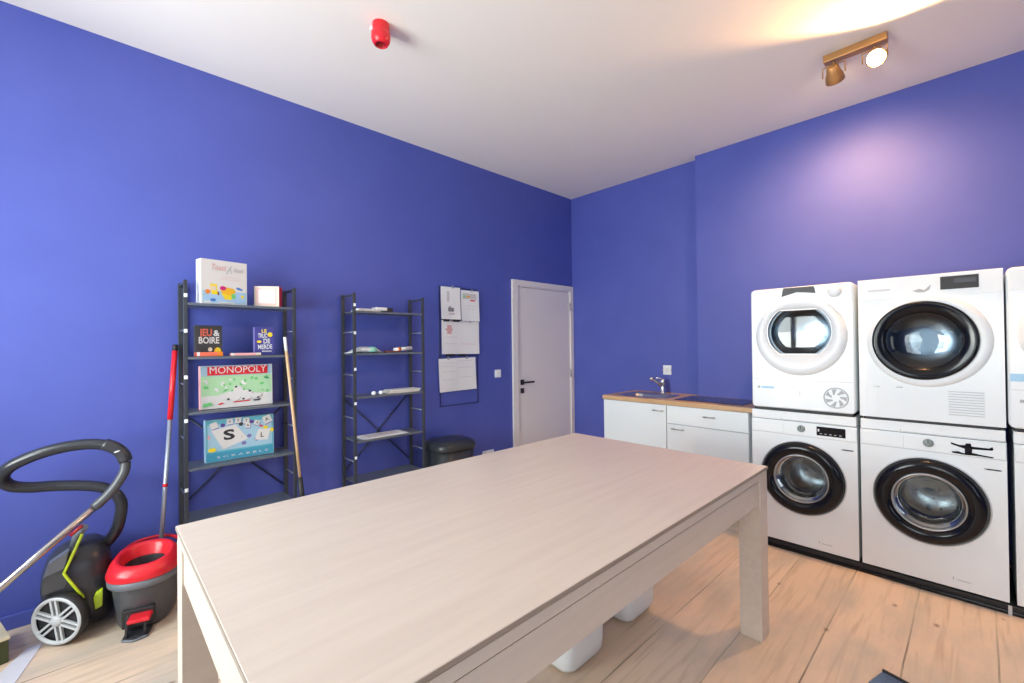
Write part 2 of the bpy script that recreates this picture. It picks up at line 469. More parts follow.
# ------------------------------------------------------------------ table
def table():
    t = thing('dining_table', 'large pale whitewashed oak table with square legs filling the foreground', 'table', (0.2, 0.708, 0))
    W, D, H = 2.2, 1.195, 0.82
    top = MB().use(MTABLE)
    top.box(0, W, 0, D, H - 0.013, H, 0.002)
    top.build('tabletop', t)
    eb = MB().use(oak('shaded_edge', (0.36, 0.30, 0.245), (0.31, 0.255, 0.21), 0.5))  # darker copy of the oak puts the edge shading into the colour
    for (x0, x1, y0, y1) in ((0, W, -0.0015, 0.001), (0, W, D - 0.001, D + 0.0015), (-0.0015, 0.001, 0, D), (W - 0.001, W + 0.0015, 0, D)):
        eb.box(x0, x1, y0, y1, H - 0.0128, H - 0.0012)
    tag(eb.build('shaded_edge', t), 'darker edge strip round the top')
    rail = MB().use(MTABLE)
    e = 0.004
    for (x0, x1, y0, y1) in ((e, W - e, e, 0.1), (e, W - e, D - 0.1, D - e), (e, 0.1, 0.1, D - 0.1), (W - 0.1, W - e, 0.1, D - 0.1)):
        rail.box(x0, x1, y0, y1, H - 0.050, H - 0.019)
    rail.build('upper_rail', t)
    MB().use(MDG2).box(0.012, W - 0.012, 0.012, D - 0.012, H - 0.0195, H - 0.0125).build('shadow_joint', t)
    MB().use(MDG2).box(0.014, W - 0.014, 0.014, D - 0.014, H - 0.0585, H - 0.0495).build('lower_shadow_joint', t)  # dark strip paints the shadow line between rail and apron
    ap = MB().use(MTABLE)
    g = 0.010
    ap.box(0.10, W - 0.10, g, 0.04, H - 0.165, H - 0.058)
    ap.box(0.10, W - 0.10, D - 0.04, D - g, H - 0.165, H - 0.058)
    ap.box(g, 0.04, 0.10, D - 0.10, H - 0.165, H - 0.058)
    ap.box(W - 0.04, W - g, 0.10, D - 0.10, H - 0.165, H - 0.058)
    ap.build('apron', t)
    MB().use(MTABLE).box(0.04, W - 0.04, 0.04, D - 0.04, H - 0.10, H - 0.059).build('bed', t)
    for x in (0.003, W - 0.103):
        for y in (0.003, D - 0.103):
            MB().use(MTABLE).box(x, x + 0.1, y, y + 0.1, 0, H - 0.050, 0.002).build('leg', t)
table()

# two white moulded stools under the table
def stool(loc, label):
    o = MB().use(MWPLAS)
    def rr(hx, hy, r, z, n=6):
        pts = []
        for cx, cy, a0 in ((hx - r, hy - r, 0), (-hx + r, hy - r, PI / 2), (-hx + r, -hy + r, PI), (hx - r, -hy + r, 1.5 * PI)):
            for k in range(n + 1):
                a = a0 + k / n * PI / 2
                pts.append((cx + r * math.cos(a), cy + r * math.sin(a), z))
        return pts
    rings = [rr(0.105, 0.105, 0.045, 0.006), rr(0.125, 0.125, 0.05, 0.014), rr(0.136, 0.136, 0.05, 0.035), rr(0.140, 0.140, 0.05, 0.07),
             rr(0.142, 0.142, 0.05, 0.20), rr(0.135, 0.135, 0.05, 0.34), rr(0.128, 0.128, 0.05, 0.395), rr(0.11, 0.11, 0.045, 0.41)]
    o.ring_loft(rings)
    b = thing('plastic_stool', label, 'stool', loc, 0, 'white stools under the table')
    o.build('stool_shell', b)
    f = MB().use(MWGREY)
    f.box(-0.09, 0.09, -0.09, 0.09, 0, 0.006)
    f.build('foot_pad', b)
stool((1.585, 1.335, 0), 'rounded white plastic stool tucked under the table, the one nearer the camera')
stool((2.07, 1.345, 0), 'rounded white plastic stool under the table, the one nearer the square right leg')

# ------------------------------------------------------------------ laundry machines
FX = 3.45   # front plane of the machines
def hole_panel(b, w, z0, z1, cy, cz, r, x, n=64):
    """front sheet w wide (y 0..-w mirrored to local y -w/2..w/2) with a round hole"""
    y0, y1 = -w / 2, w / 2
    out, inn = [], []
    for k in range(n):
        a = 2 * PI * (k + 0.5) / n
        c, s_ = math.cos(a), math.sin(a)
        inn.append(b.bm.verts.new((x, cy + r * c, cz + r * s_)))
        ts = []
        if c > 1e-9: ts.append((y1 - cy) / c)
        if c < -1e-9: ts.append((y0 - cy) / c)
        if s_ > 1e-9: ts.append((z1 - cz) / s_)
        if s_ < -1e-9: ts.append((z0 - cz) / s_)
        t = min(ts)
        out.append([x, cy + t * c, cz + t * s_])
    # snap the nearest ray points to the corners
    for (yc, zc) in ((y0, z0), (y0, z1), (y1, z0), (y1, z1)):
        k = min(range(n), key=lambda i: (out[i][1] - yc) ** 2 + (out[i][2] - zc) ** 2)
        out[k] = [x, yc, zc]
    ov = [b.bm.verts.new(p) for p in out]
    for k in range(n):
        j = (k + 1) % n
        b.face([inn[k], inn[j], ov[j], ov[k]])
def cabinet_shell(t, z0, z1, w, cy, cz, r, m, depth=0.58, name='cabinet'):
    b = MB().use(m)
    hole_panel(b, w, z0, z1, cy, cz, r, 0)
    h = w / 2
    b.box(0.001, depth, -h, -h + 0.012, z0, z1); b.box(0.001, depth, h - 0.012, h, z0, z1)
    b.box(0.001, depth, -h + 0.012, h - 0.012, z1 - 0.014, z1); b.box(0.001, depth, -h + 0.012, h - 0.012, z0, z0 + 0.012)
    b.box(depth - 0.01, depth, -h + 0.012, h - 0.012, z0 + 0.012, z1 - 0.014)
    return b.build(name, t)
# faces are seen looking along +X: local +Y is the viewer's left
def TX(y, z, x=-0.001):
    """transform that lays text (read from -X) at local y,z"""
    return Matrix(((0, 0, -1, x), (-1, 0, 0, y), (0, 1, 0, z), (0, 0, 0, 1)))

MLAUND = noise_mat('folded_laundry', (0.62, 0.60, 0.58), (0.75, 0.35, 0.20), 5.0, 0.9, lo=0.45, hi=0.6)
def washer(label, loc, variant):
    t = thing('washing_machine', label, 'washing machine', loc, 0, 'front-loading washing machines')
    W, H = 0.605, 0.835
    cy, cz = 0.0, 0.455
    cabinet_shell(t, 0, H - 0.005, W, cy, cz, 0.175, MWHITE)
    # control fascia: a shallow raised band along the top
    f = MB().use(MWPLAS)
    f.box(-0.008, 0.0, -W / 2 + 0.002, W / 2 - 0.002, H - 0.095, H - 0.012, 0.003)
    f.build('control_fascia', t)
    MB().use(MWGREY).box(-0.0015, 0.0, -W / 2 + 0.004, W / 2 - 0.004, H - 0.0985, H - 0.0955).build('fascia_joint', t)
    d = MB().use(MWPLAS)
    d.box(-0.011, -0.008, 0.10, 0.294, H - 0.09, H - 0.018, 0.002)
    d.build('detergent_drawer', t)
    k = MB().use(mat('dial_grey', (0.22, 0.27, 0.26), 0.35))
    k.lathe([(0.001, -0.024), (0.017, -0.024), (0.021, -0.021), (0.023, -0.008)], (0, -0.005, H - 0.047), 'X', 32, cap0=True)
    k.use(MDG2).box(-0.0255, -0.0235, -0.007, -0.003, H - 0.047, H - 0.028)
    kd = k.build('program_dial', t)
    s = MB()
    if variant == 'clean':
        s.use(MBLACK).box(-0.0105, -0.008, -0.246, -0.092, H - 0.078, H - 0.020, 0.001)
        s.use(pc('grey', None))
        for i in range(5): s.box(-0.0112, -0.0104, -0.225 + i * 0.026, -0.213 + i * 0.026, H - 0.068, H - 0.063)
        s.use(pc('white', None)).box(-0.0112, -0.0104, -0.107, -0.098, H - 0.052, H - 0.036)
        s.build('display', t)
    else:
        # torn protective film: what shows is an uneven black cross with frayed ends
        s.use(MBLACK)
        z = H - 0.045
        for pl in ([(-0.095, 0.016), (-0.13, 0.006), (-0.15, 0.008), (-0.155, 0.018), (-0.172, 0.020), (-0.176, 0.004), (-0.24, 0.004), (-0.252, 0.013), (-0.256, 0.000), (-0.25, -0.006), (-0.178, -0.010), (-0.176, -0.034), (-0.150, -0.036), (-0.150, -0.012), (-0.098, 0.006)],
                   [(-0.098, -0.034), (-0.125, -0.029), (-0.145, -0.037), (-0.18, -0.030), (-0.215, -0.036), (-0.256, -0.040), (-0.254, -0.046), (-0.2, -0.043), (-0.15, -0.045), (-0.102, -0.041)]):
            s.prism([(-0.0082, y, z + q) for y, q in pl], (-0.002, 0, 0))
        s.build('display', t)
    lab = MB().use(MLGREY).box(-0.0012, 0, -0.285, -0.220, H - 0.158, H - 0.150)
    lab.use(MBLACKM).box(-0.0018, -0.0012, -0.28, -0.23, H - 0.1575, H - 0.1505)
    lab.build('capacity_badge', t)
    b2 = MB().use(MWGREY).box(-0.0010, 0, -0.165, -0.110, 0.046, 0.051)
    b2.build('faint_print', t)
    MB().use(MLGREY).box(-0.0012, 0, -0.098, -0.094, 0.046, 0.060).build('mark', t)
    # door: thick glossy black ring, chrome inner trim, glass bowl
    dr = MB().use(MBLACK)
    dr.lathe([(0.158, -0.018), (0.166, -0.034), (0.185, -0.045), (0.208, -0.045), (0.226, -0.036), (0.237, -0.020), (0.241, 0.0)], (0, cy, cz), 'X', 72)
    dn = dr.build('door', t)
    MB().use(MWGREY).lathe([(0.240, -0.001), (0.2425, -0.012), (0.245, -0.012), (0.248, 0.0)], (0, cy, cz), 'X', 72).build('door_rim', dn)
    MB().use(MSTEEL).lathe([(0.149, -0.008), (0.152, -0.030), (0.158, -0.033), (0.160, -0.018)], (0, cy, cz), 'X', 72).build('trim_ring', dn)
    gb = MB().use(MGLASS)
    gb.lathe([(0.150, -0.016), (0.148, 0.0), (0.135, 0.035), (0.118, 0.055), (0.112, 0.058), (0.06, 0.052), (0.001, 0.050)], (0, cy, cz), 'X', 64)
    gb.build('glass_bowl', dn)
    MB().use(MWGREY).lathe([(0.175, 0.0), (0.158, 0.02), (0.156, 0.075), (0.178, 0.09)], (0, cy, cz), 'X', 64).build('door_seal', t)
    dm = MB().use(MDRUM)
    dm.lathe([(0.178, 0.09), (0.235, 0.10), (0.235, 0.42), (0.06, 0.43), (0.001, 0.43)], (0, cy, cz), 'X', 48)
    for q in range(3):
        a = q * 2 * PI / 3 + 0.5
        dm.box(0.12, 0.40, -0.02, 0.02, -0.235, -0.185, 0.01, 2, Matrix.Translation((0, cy, cz)) @ Matrix.Rotation(a, 4, 'X'))
    dm.build('drum', t)
    for y in (-0.25, 0.25):
        for x in (0.05, 0.53):
            MB().use(MBLACKM).cyl((x, y, -0.012), (x, y, 0.0), 0.02, n=12).build('foot', t)
    return t

def dryer_round_vent(label, loc, sticker):
    """dryer with a broad white door, clipped window and round vent"""
    t = thing('tumble_dryer', label, 'tumble dryer', loc, 0, 'tumble dryers')
    W, H = 0.60, 0.838
    cy, cz = 0.0, 0.50
    b = MB().use(MWHITE)
    hole_panel(b, W - 0.02, 0.01, H - 0.01, cy, cz + 0.03, 0.17, 0)
    h = W / 2
    # rounded casing around the front sheet
    def rr(i, x, r=0.03):
        pts = []
        for sy, sz, a0 in ((1, 1, 0), (-1, 1, PI / 2), (-1, -1, PI), (1, -1, 1.5 * PI)):
            for k in range(6):
                a = a0 + k / 5 * PI / 2
                yy = sy * (h - i - r) + r * math.cos(a); zz = (H - i - r if sz > 0 else i + r) + r * math.sin(a)
                pts.append((x, yy, zz))
        return pts
    b.ring_loft([rr(0.010, 0.0, 0.02), rr(0.003, 0.004, 0.026), rr(0, 0.014), rr(0, 0.58)], False, True, True)
    b.build('cabinet', t)
    b = MB().use(MWPLAS)
    b.box(-0.003, 0.0, -h + 0.012, h - 0.012, H - 0.12, H - 0.012, 0.0015)
    b.build('control_fascia', t)
    MB().use(MWGREY).box(-0.0008, 0, -h + 0.012, h - 0.012, 0.200, 0.2025).build('panel_joint', t)
    # door
    d = MB().use(MWPLAS)
    n = 72
    def win(x, grow):
        pts = []
        for k in range(n):
            a = 2 * PI * k / n
            r = 0.186 + grow
            y, z = r * math.cos(a), r * math.sin(a)
            z = max(-0.150 - grow, min(0.148 + grow, z))
            pts.append((x, cy + y, cz + 0.03 + z))
        return pts
    def circ(x, r, dz=0.0):
        return [(x, cy + r * math.cos(2 * PI * k / n), cz + dz + r * math.sin(2 * PI * k / n)) for k in range(n)]
    d.ring_loft([win(-0.010, 0.0), win(-0.028, 0.004), circ(-0.036, 0.222, 0.010), circ(-0.036, 0.235, 0.005), circ(-0.026, 0.255), circ(-0.010, 0.264), circ(0.0, 0.265)], False, False)
    dn = d.build('door', t)
    ri = MB().use(MSTEEL)
    ri.ring_loft([win(-0.008, -0.006), win(-0.024, -0.004), win(-0.027, 0.002), win(-0.024, 0.004)], False, False)
    ri.build('window_trim', dn)
    g = MB().use(MGLASS2)
    inner = win(-0.016, -0.004)
    vs = [g.bm.verts.new(p) for p in inner]; vc = [g.bm.verts.new((0.02, cy + (p[1] - cy) * 0.72, cz + 0.03 + (p[2] - cz - 0.03) * 0.72)) for p in inner]
    for k in range(n):
        g.face([vs[k], vs[(k + 1) % n], vc[(k + 1) % n], vc[k]], True)
    g.face(vc)
    g.build('door_glass', dn)
    dm = MB().use(MDRUM)
    dm.lathe([(0.170, 0.0), (0.172, 0.07), (0.245, 0.09), (0.245, 0.44), (0.06, 0.45), (0.001, 0.45)], (0, cy, cz + 0.03), 'X', 48)
    dm.build('drum', t)
    # dark display left showing between torn pieces of film
    s = MB().use(pc('charcoal', None))
    s.prism([(-0.0032, y, z) for y, z in ((0.088, H - 0.006), (0.092, H - 0.020), (0.100, H - 0.064), (0.055, H - 0.052), (0.01, H - 0.040), (-0.035, H - 0.045), (-0.098, H - 0.055), (-0.092, H - 0.02), (-0.088, H - 0.008))], (-0.002, 0, 0))
    s.build('display', t)
    k = MB().use(MWPLAS).lathe([(0.001, -0.026), (0.030, -0.026), (0.036, -0.020), (0.040, -0.003)], (0, -0.200, H - 0.05), 'X', 40, cap0=True)
    k.build('program_dial', t)
    v = MB().use(MLGREY)
    vy, vz = -0.198, 0.098
    v.lathe([(0.061, -0.001), (0.063, -0.004), (0.066, -0.004), (0.067, 0.0)], (0, vy, vz), 'X', 40)
    for q in range(7):
        a = q * 2 * PI / 7
        pts = []
        for rr_, da in ((0.022, 0.0), (0.058, 0.30), (0.058, 0.78), (0.040, 0.62), (0.024, 0.45)):
            pts.append((-0.0015, vy + rr_ * math.cos(a + da), vz + rr_ * math.sin(a + da)))
        v.prism(pts, (-0.002, 0, 0))
    v.build('vent', t)
    l = MB().use(pc('labelblue', None)).box(-0.0010, 0, 0.155, 0.235, 0.137, 0.151)
    l.build('faint_print', t)
    MB().use(MLGREY).box(-0.0012, 0, 0.245, 0.26, 0.136, 0.152).build('logo', t)
    MB().use(MLGREY).box(-0.0012, 0, 0.0, 0.002, 0.10, 0.13).build('mark', t)
    if sticker:
        e = MB().use(pc('mint', None)).box(-0.0014, -0.0002, 0.05, 0.235, 0.03, 0.155)
        e.use(MBLACKM).box(-0.0018, -0.0012, 0.05, 0.235, 0.125, 0.155)
        e.use(pc('white', None)).box(-0.0018, -0.0013, 0.06, 0.22, 0.035, 0.05)
        e.use(pc('labelblue', None)).box(-0.0014, -0.0002, 0.155, 0.292, 0.245, 0.285)
        tag(e.build('energy_sticker', t), 'green, black and pale blue stickers')
    return t

def dryer_slat_vent(label, loc):
    """dryer with a black-ringed door and a slatted square vent"""
    t = thing('tumble_dryer', label, 'tumble dryer', loc, 0, 'tumble dryers')
    W, H = 0.605, 0.838
    cy, cz = 0.01, 0.462
    cabinet_shell(t, 0, H, W, cy, cz, 0.17, MWHITE)
    b = MB().use(MWPLAS)
    b.box(-0.004, 0.0, -W / 2 + 0.002, W / 2 - 0.002, H - 0.125, H - 0.002, 0.002)
    b.build('control_fascia', t)
    d = MB().use(MWPLAS)
    d.lathe([(0.205, -0.018), (0.232, -0.026), (0.252, -0.022), (0.262, -0.010), (0.264, 0.0)], (0, cy - 0.012, cz - 0.002), 'X', 72)
    dn = d.build('door', t)
    r = MB().use(MBLACK)
    r.lathe([(0.160, -0.014), (0.168, -0.028), (0.185, -0.034), (0.208, -0.040), (0.218, -0.040), (0.224, -0.034), (0.226, -0.018)], (0, cy, cz), 'X', 72)
    r.build('door_ring', dn)
    g = MB().use(MGLASS2)
    g.lathe([(0.163, -0.014), (0.158, -0.006), (0.12, 0.012), (0.06, 0.020), (0.001, 0.022)], (0, cy, cz), 'X', 64)
    g.build('door_glass', dn)
    dm = MB().use(MDRUM)
    dm.lathe([(0.170, 0.0), (0.172, 0.07), (0.245, 0.09), (0.245, 0.44), (0.06, 0.45), (0.001, 0.45)], (0, cy, cz), 'X', 48)
    dm.build('drum', t)
    s = MB().use(MBLACKM).box(-0.0065, -0.004, -0.215, -0.066, H - 0.092, H - 0.020, 0.001)
    s.use(MDG2).box(-0.0072, -0.0064, -0.205, -0.12, H - 0.060, H - 0.034)
    s.build('display', t)
    l = MB().use(MWGREY).box(-0.0050, -0.004, 0.148, 0.252, H - 0.074, H - 0.066)
    l.build('faint_print', t)
    l = MB().use(MLGREY)
    l.prism([(-0.0042, y, H - q) for y, q in ((0.05, 0.088), (0.02, 0.078), (0.0, 0.088), (-0.028, 0.058), (-0.022, 0.086), (0.0, 0.100), (0.03, 0.098))], (-0.001, 0, 0))
    l.build('logo', t)
    MB().use(MLGREY).box(-0.001, 0, 0.205, 0.235, 0.182, 0.187).build('mark', t)
    MB().use(MLGREY).box(-0.001, 0, 0.10, 0.13, 0.185, 0.190).build('mark', t)
    v = MB().use(MWGREY)
    for i in range(10):
        v.box(-0.003, 0, -0.228, -0.090, 0.046 + i * 0.0142, 0.0505 + i * 0.0142, 0.001)
    v.build('vent', t)
    f = MB().use(MWPLAS).box(-0.0015, 0, 0.215, 0.262, 0.02, 0.185, 0.001)
    tag(f.build('service_flap', t), 'pale grey access flap')
    return t

COLY = [0.813, 0.192, -0.435]
base = thing('floor_plinth', 'low glossy black plinth running under the row of washing machines', 'plinth', (FX, 0.2, 0))
MB().use(MBLACKM).box(0.002, 0.58, -0.96, 0.916, 0, 0.046, 0.004).build('plinth_board', base)
MB().use(MBLACK).box(-0.012, 0.001, -0.96, 0.916, 0, 0.020, 0.004).build('front_lip', base)
MB().use(MWGREY).box(-0.016, -0.0125, -0.318, -0.304, 0, 0.05).build('joint_strip', base)
WL = ['white washing machine with black porthole ring, partly behind the table corner',
      'white washing machine with torn dark display film, bottom of the middle stack',
      'white washing machine cut off by the right edge of the picture']
ws = [washer(WL[0], (FX, COLY[0], 0.058), 'clean'), washer(WL[1], (FX, COLY[1], 0.058), 'torn')]
ws.append(dup(ws[0], (FX, COLY[2] - 0.004, 0.058), None, WL[2]))
dryer_round_vent('white tumble dryer with broad white door and round vent, beside the worktop', (FX, COLY[0], 0.968), False)
dryer_slat_vent('white tumble dryer with black-ringed door and square slatted vent, top of the middle stack', (FX, COLY[1], 0.968))
dryer_round_vent('white tumble dryer with green sticker, cut off by the right edge of the picture', (FX, COLY[2] + 0.016, 0.968), True)
KL = ['white stacking shelf between the leftmost dryer and washer', 'white stacking shelf between the middle dryer and washer',
      'white stacking shelf at the right edge of the picture between dryer and washer']
for i, y in enumerate(COLY):
    k = MB().use(MWPLAS)
    k.box(-0.004, 0.58, -0.300, 0.300, 0.0, 0.060, 0.003)
    k.use(MBLACKM).box(0.004, 0.56, -0.285, 0.285, 0.060, 0.0755)
    k.use(MWGREY).box(-0.0055, -0.004, -0.30, 0.115, 0.004, 0.0065); k.box(-0.0055, -0.004, 0.112, 0.115, 0.004, 0.018)
    r = thing('stacking_shelf', KL[i], 'stacking shelf', (FX, y, 0.892), 0, 'stacking kits')
    k.build('frame', r)
    if i != 1:
        MB().use(MBLACKM).box(-0.003, 0.002, -0.22, 0.25, 0.0605, 0.0735).build('dark_gap_strip', r)
    else:
        MB().use(MBLACKM).box(-0.003, 0.002, 0.20, 0.265, 0.0605, 0.0735).build('dark_gap_strip', r)

# ------------------------------------------------------------------ kitchenette
MCAB = mat('white_cabinet_laminate', (0.80, 0.86, 0.87), 0.35)
MEDGE = mat('cabinet_edge', (0.45, 0.52, 0.52), 0.5)
CX = 3.70
def handle(parent, y0, y1, z):
    h = MB().use(MSTEEL)
    h.cyl((-0.048, y0, z), (-0.048, y1, z), 0.0055, n=12)
    h.cyl((-0.048, y0 + 0.01, z), (-0.018, y0 + 0.01, z), 0.0045, n=10).cyl((-0.048, y1 - 0.01, z), (-0.018, y1 - 0.01, z), 0.0045, n=10)
    tag(h.build('handle', parent), 'slim steel bar handle')
def base_unit(label, y0, y1, kind):
    w = y1 - y0
    t = thing('base_cabinet', label, 'cabinet', (CX, (y0 + y1) / 2, 0))
    b = MB().use(MCAB)
    dpt = 0.46 if kind == 'drawer' else 0.56
    b.box(0, dpt, -w / 2, -w / 2 + 0.018, 0.12, 0.882); b.box(0, dpt, w / 2 - 0.018, w / 2, 0.12, 0.882)
    b.box(0, dpt, -w / 2 + 0.018, w / 2 - 0.018, 0.12, 0.138); b.box(dpt - 0.01, dpt, -w / 2 + 0.018, w / 2 - 0.018, 0.138, 0.882)
    b.build('carcass', t)
    MB().use(MCAB).box(0.05, 0.066, -w / 2, w / 2, 0, 0.12).build('toe_kick', t)
    MB().use(MWPLAS).box(0.30, 0.34, -w / 2 + 0.03, w / 2 - 0.03, 0, 0.12).build('rear_foot', t)
    g = 0.002
    if kind == 'door':
        d = MB().use(MCAB).box(-0.018, -0.001, -w / 2 + g, w / 2 - g, 0.125, 0.880, 0.0015).build('door', t)
        handle(d, -w / 2 + 0.02, -w / 2 + 0.12, 0.828)
    else:
        d = MB().use(MCAB).box(-0.018, -0.001, -w / 2 + g, w / 2 - g, 0.722, 0.880, 0.0015).build('drawer', t)
        handle(d, -0.088, 0.005, 0.815)
        d = MB().use(MCAB).box(-0.018, -0.001, -w / 2 + g, w / 2 - g, 0.125, 0.718, 0.0015).build('door', t)
        handle(d, w / 2 - 0.16, w / 2 - 0.055, 0.682)
base_unit('white base cabinet with a single door under the sink', 1.894, 2.555, 'door')
base_unit('white base cabinet with a drawer above a door, under the hob', 1.214, 1.890, 'drawer')
# worktop with cut-outs
def worktop():
    t = thing('worktop', 'oak-coloured worktop lying on the two white cabinets', 'worktop', (CX - 0.022, 1.895, 0.884))
    b = MB().use(MWOODC)
    y0, y1 = -0.715, 0.67     # local extents along Y
    d1 = 4.30 - CX + 0.022 - 0.003; d2 = 4.205 - CX + 0.022 - 0.003
    sx0, sx1, sy0, sy1 = 0.115, 0.43, 0.09, 0.55   # sink hole
    ys = 1.833 - 1.895
    z0, z1 = 0.0, 0.038
    b.box(0, sx0, y0, y1, z0, z1, 0.0015)
    b.box(sx0, d2, y0, ys, z0, z1)
    b.box(sx0, d1, ys, sy0, z0, z1); b.box(sx0, d1, sy1, y1, z0, z1); b.box(sx1, d1, sy0, sy1, z0, z1)
    b.build('board', t)
worktop()
def sink():
    t = thing('sink', 'oblong stainless steel sink let into the worktop', 'sink', (CX + 0.25, 2.215, 0.922))
    def rr(hx, hy, r, z, n=8):
        pts = []
        for cx, cy_, a0 in ((hx - r, hy - r, 0), (-hx + r, hy - r, PI / 2), (-hx + r, -hy + r, PI), (hx - r, -hy + r, 1.5 * PI)):
            for k in range(n + 1):
                a = a0 + k / n * PI / 2
                pts.append((cx + r * math.cos(a), cy_ + r * math.sin(a), z))
        return pts
    b = MB().use(MSTEEL)
    b.ring_loft([rr(0.190, 0.262, 0.10, 0.0005), rr(0.187, 0.259, 0.10, 0.005), rr(0.16, 0.232, 0.09, 0.004), rr(0.150, 0.222, 0.085, -0.006), rr(0.143, 0.215, 0.08, -0.02), rr(0.12, 0.19, 0.07, -0.14), rr(0.06, 0.09, 0.05, -0.150), rr(0.002, 0.002, 0.001, -0.151)], False, True)
    b.build('basin', t)
    MB().use(MCHROME).lathe([(0.001, -0.1475), (0.035, -0.1475), (0.04, -0.1495)], (0, 0, 0), 'Z', 24, cap0=True).build('drain', t)
sink()
def faucet():
    t = thing('faucet', 'chrome mixer tap with raised lever behind the sink', 'faucet', (4.19, 2.187, 0.9222))
    b = MB().use(MCHROME)
    b.lathe([(0.030, 0.0), (0.030, 0.008), (0.024, 0.014), (0.023, 0.10), (0.025, 0.104), (0.025, 0.135), (0.018, 0.146), (0.001, 0.148)], (0, 0, 0), 'Z', 28, cap0=True)
    b.build('tap_body', t)
    s = MB().use(MCHROME)
    s.tube([(-0.005, 0.008, 0.075), (-0.06, 0.032, 0.120), (-0.115, 0.058, 0.158), (-0.128, 0.064, 0.140)], 0.017, 14)
    s.build('spout', t)
    l = MB().use(MCHROME)
    l.tube([(0, 0, 0.140), (-0.018, 0.020, 0.152), (-0.055, 0.045, 0.158)], 0.008, 10)
    l.build('lever', t)
faucet()
def hob():
    t = thing('hob', 'flush black glass hob let into the oak worktop', 'hob', (3.965, 1.575, 0.9222))
    MB().use(MHOB).box(-0.185, 0.185, -0.29, 0.29, 0, 0.005, 0.002).build('glass_plate', t)
    z = MB().use(MDG)
    for x, y, r in ((-0.07, -0.13, 0.07), (-0.07, 0.13, 0.085), (0.09, -0.13, 0.085), (0.09, 0.13, 0.07)):
        z.lathe([(r, 0.0051), (r, 0.0055), (r + 0.003, 0.0055), (r + 0.003, 0.0051)], (x, y, 0), 'Z', 40)
    z.build('zone_marking', t)
hob()
def wall_plate(name, label, cat, loc, rz, w=0.08, h=0.08, n=1, rocker=True):
    t = thing(name, label, cat, loc, rz)
    MB().use(MWPLAS).box(-w / 2, w / 2, -0.011, 0.0, -h / 2, h / 2, 0.003).build('cover_plate', t)
    for i in range(n):
        cx = (i - (n - 1) / 2) * (w / n)
        r = MB().use(MWPLAS if rocker else MWGREY)
        if rocker:
            r.box(cx - w / n / 2 + 0.012, cx + w / n / 2 - 0.012, -0.015, -0.011, -h / 2 + 0.012, h / 2 - 0.012, 0.002); r.build('rocker', t)
        else:
            r.lathe([(0.020, -0.0112), (0.0205, -0.013), (0.024, -0.013), (0.0245, -0.011)], (cx, 0, 0), 'Y', 24)
            r.use(MDG2).cyl((cx - 0.009, -0.0115, 0), (cx - 0.009, -0.0105, 0), 0.003, n=8).cyl((cx + 0.009, -0.0115, 0), (cx + 0.009, -0.0105, 0), 0.003, n=8)
            r.build('socket_insert', t)
    return t
wall_plate('light_switch', 'white square light switch on the blue wall left of the door', 'light switch', (3.045, Y1, 1.135), 0)
wall_plate('wall_socket', 'white double socket on the blue wall above the tap', 'wall socket', (X1, 2.19, 1.154), -PI / 2, 0.088, 0.098, 2, False)
wall_plate('wall_socket', 'low white socket strip on the wall just above the far table edge', 'wall socket', (2.90, Y1, 0.318), 0, 0.15, 0.085, 2, False)

# ------------------------------------------------------------------ shelving
YF, YB = 3.20, 3.405
BZ = [1.703, 1.381, 1.052, 0.720, 0.405, 0.090]
def shelf_unit(label, xl, xr):
    t = thing('shelving_unit', label, 'shelving unit', (xl, YF, 0), 0, 'anthracite ladder shelves')
    W = xr - xl; D = YB - YF
    for x in (0, W):
        f = MB().use(MSHELF)
        f.box(x - 0.010, x + 0.010, -0.011, 0.011, 0, 1.838, 0.002)
        f.box(x - 0.013, x + 0.013, D - 0.008, D + 0.008, 0, 1.838, 0.002)
        f.box(x - 0.006, x + 0.006, 0.010, D - 0.010, 1.815, 1.829)
        o = f.build('side_frame', t)
        for k in range(10):
            z = 1.541 - k * 0.1625
            if min(abs(z - q) for q in BZ) < 0.03: continue
            MB().use(MRUNG).cyl((x, 0.010, z), (x, D - 0.010, z), 0.0055, n=8).build('rung', o)
        for z in (1.745, 1.535, 1.262, 1.005, 0.600):
            if x == 0:
                c = MB().use(MWPLAS).box(x - 0.009, x + 0.009, -0.017, -0.0105, z - 0.011, z + 0.011, 0.003)
                tag(c.build('clip', o), 'small white plastic clip')
    for z in BZ:
        b = MB().use(MSHELFB)
        b.box(0.014, W - 0.014, 0.002, D - 0.010, z - 0.012, z - 0.001, 0.001)
        b.box(0.011, W - 0.011, -0.010, 0.0025, z - 0.015, z, 0.001)
        b.box(0.014, W - 0.014, D - 0.0105, D + 0.004, z - 0.015, z, 0.001)
        b.build('shelf_board', t)
    for a, b_ in (((0.0, 1.03), (W, 0.44)), ((W, 1.03), (0.0, 0.44))):
        MB().use(MSHELF).cyl((a[0], D + 0.015 + (0.004 if a[0] else 0), a[1]), (b_[0], D + 0.015 + (0.004 if a[0] else 0), b_[1]), 0.0045, n=8).build('cross_brace', t)
shelf_unit('dark grey ladder shelving unit filled with board games', 0.386, 0.987)
shelf_unit('dark grey ladder shelving unit with papers, beside the hung sheets', 1.409, 2.003)

